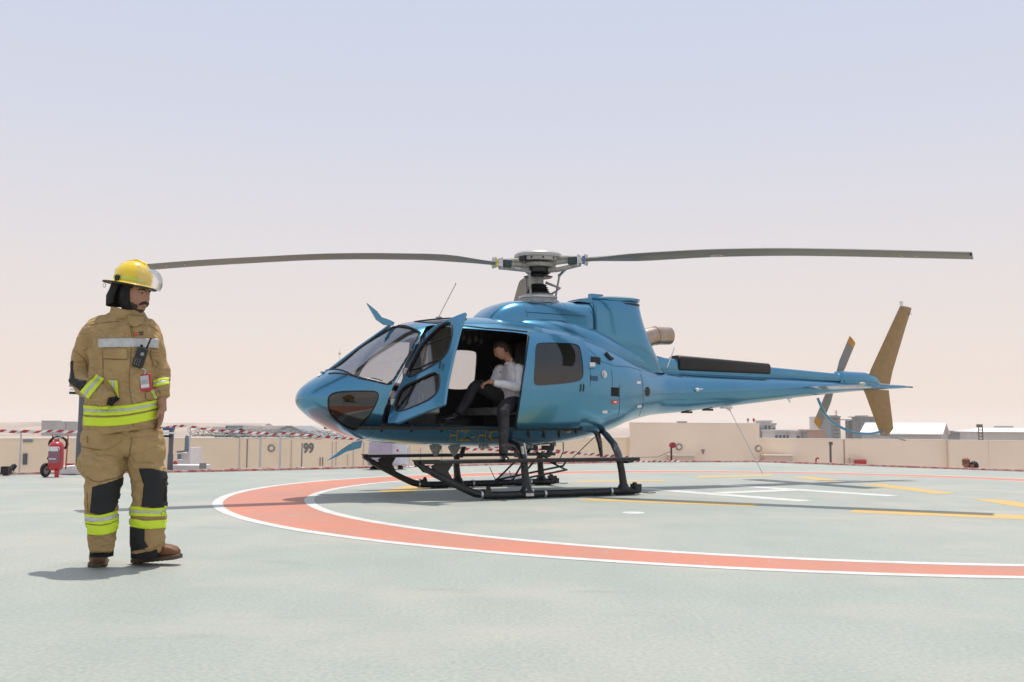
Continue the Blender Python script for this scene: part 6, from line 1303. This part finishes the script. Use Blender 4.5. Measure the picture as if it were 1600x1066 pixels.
# ---- people at the back
def standing(o, yaw, h_, label, robe=None, shirt=None, hair=M_hair, trou=None, scarf=None, cap=None, skin=M_skin):
    t = thing('person', label, 'person', o); k = h_ / 1.75; Mz = Matrix.Translation(o) @ Matrix.Rotation(yaw, 4, 'Z')
    def V(x, y, z): return Mz @ Vector((x * k, y * k, z * k))
    hm_ = Mz @ Matrix.Translation((.02 * k, 0, 1.63 * k)); g = head_mesh(hm_, k)
    limb(g, [(V(0, 0, 1.42), .055), (V(.01, 0, 1.55), .052)])
    torso(g, [(*V(0, 0, 1.47), .08, .07), (*V(0, 0, 1.42), .10, .17), (*V(0, 0, 1.2), .11, .15), (*V(0, 0, .95), .10, .15), (*V(0, 0, .88), .10, .14)], yaw=yaw)
    for s_ in (1, -1):
        limb(g, [(V(0, .18 * s_, 1.40), .05), (V(-.02, .23 * s_, 1.12), .04), (V(.03, .24 * s_, .88), .028)]); hand(g, frame(Mz.to_3x3() @ Vector((.15, 0, -1)), Mz.to_3x3() @ Vector((0, s_, 0)), V(.03, .24 * s_, .86)), k, .3, 1)
        limb(g, [(V(0, .09 * s_, .9), .08), (V(.01, .10 * s_, .5), .055), (V(0, .10 * s_, .08), .04)])
    b_ = skinned('body', g, .009, skin, t, 2)
    def sleeves(g):
        for s_ in (1, -1): limb(g, [(V(0, .13 * s_, 1.42), .07), (V(0, .19 * s_, 1.39), .07), (V(-.02, .235 * s_, 1.12), .06), (V(.02, .245 * s_, .92), .055)])
    if robe:
        g = MB(); torso(g, [(*V(0, 0, 1.50), .07, .07), (*V(0, 0, 1.44), .11, .18), (*V(0, 0, 1.2), .135, .19), (*V(0, 0, .9), .15, .20), (*V(0, 0, .5), .17, .22), (*V(0, 0, .08), .19, .25)], yaw=yaw); sleeves(g); skinned('robe', g, .013, robe, t, 3, (.014, 5, 1, (1.6, 1.6, .4)))
    if shirt:
        g = MB(); torso(g, [(*V(0, 0, 1.50), .075, .075), (*V(0, 0, 1.44), .12, .18), (*V(0, 0, 1.2), .135, .19), (*V(0, 0, .9), .13, .19)], yaw=yaw); sleeves(g); skinned('shirt', g, .012, shirt, t, 3, (.006, 8, 1))
        g = MB(); torso(g, [(*V(0, 0, .98), .12, .18), (*V(0, 0, .82), .12, .17)], yaw=yaw)
        for s_ in (1, -1): limb(g, [(V(0, .09 * s_, .86), .10), (V(.01, .10 * s_, .5), .075), (V(0, .10 * s_, .06), .06)])
        skinned('trousers', g, .012, trou or M_trou, t, 3)
    for s_ in (1, -1): g = MB(); g.loft([[V(x, .10 * s_ + w_ * c_, z_) for c_, z_ in ((-1, 0), (1, 0), (.8, h2), (-.8, h2))] for x, w_, h2 in ((-.07, .035, .08), (.05, .042, .08), (.15, .045, .05), (.20, .03, .03))]); g.build('shoe', M_rub, t)
    hd = head_mesh(hm_, k).mesh(); hi = hm_.inverted(); bm = bmesh.new(); bm.from_mesh(hd); lim = -.30 if scarf else -.03
    bmesh.ops.delete(bm, geom=[f for f in bm.faces if not (lambda c: (c.z > .05 and c.x < .09) or (c.x < (.03 if scarf else -.01) and c.z > lim))(hi @ f.calc_center_median())], context='FACES')
    for v_ in bm.verts:
        v_.co += v_.normal * (.016 if scarf else .009)
    bm.to_mesh(hd); bm.free(); ho = link('headscarf' if scarf else 'hair', hd, scarf or hair, t, smooth=180); so = ho.modifiers.new('s', 'SOLIDIFY'); so.thickness = .01
    if cap: g = MB(); g.loft([[hm_ @ Vector((rx * math.cos(a_), rx * .82 * math.sin(a_), z_)) for a_ in [2 * math.pi * j / 20 for j in range(20)]] for rx, z_ in ((.108, .035), (.110, .06), (.10, .105), (.06, .135), (.01, .14))]); cp_ = g.build('cap', cap, t); g = MB(); g.prism([hm_ @ Vector((x, y, .045)) for x, y in ((.09, -.06), (.17, -.04), (.18, 0), (.17, .04), (.09, .06))], Vector((0, 0, .008))); g.build('peak', cap, cp_)
    for s_ in (1, -1): g = MB(); g.ball(hm_ @ (Vector((.085, .031 * s_, .010)) * k), .009, 8, 6); g.build('eye', M_rub, b_)
    return t
M_robe = mat('white_robe', (.72, .70, .76), .8, var=.04, vs=8); M_robe2 = mat('lavender_robe', (.50, .42, .52), .8, var=.05, vs=8)
g1 = gnd(594, 733.5); t = standing(g1, -1.9, 1.70, 'person in a pale lavender robe standing behind the helicopter nose', robe=M_robe2, scarf=M_robe); g2 = gnd(617, 733); t = standing(g2, -1.3, 1.72, 'person in a white robe with a red mark standing right of the lavender robe', robe=M_robe, scarf=M_robe)
g = MB(); g.ball(aty(621, 704, g2.y - .26), (.025, .02, .025), 12, 8); g.build('red_badge', M_labr, t)
a = aty(1510, 735, 23.6); standing(Vector((a.x, 23.6, -1.60)), -2.2, 1.74, 'person in blue shirt and brown cap whose head shows above the pad edge', shirt=mat('blue_shirt', (.08, .19, .45), .8), cap=mat('brown_cap', (.24, .11, .07), .8))
a = aty(1523.5, 735, 23.5); standing(Vector((a.x, 23.5, -1.60)), 2.6, 1.69, 'black haired person whose head shows right of the blue shirted one', shirt=mat('dark_shirt', (.05, .05, .06), .8))
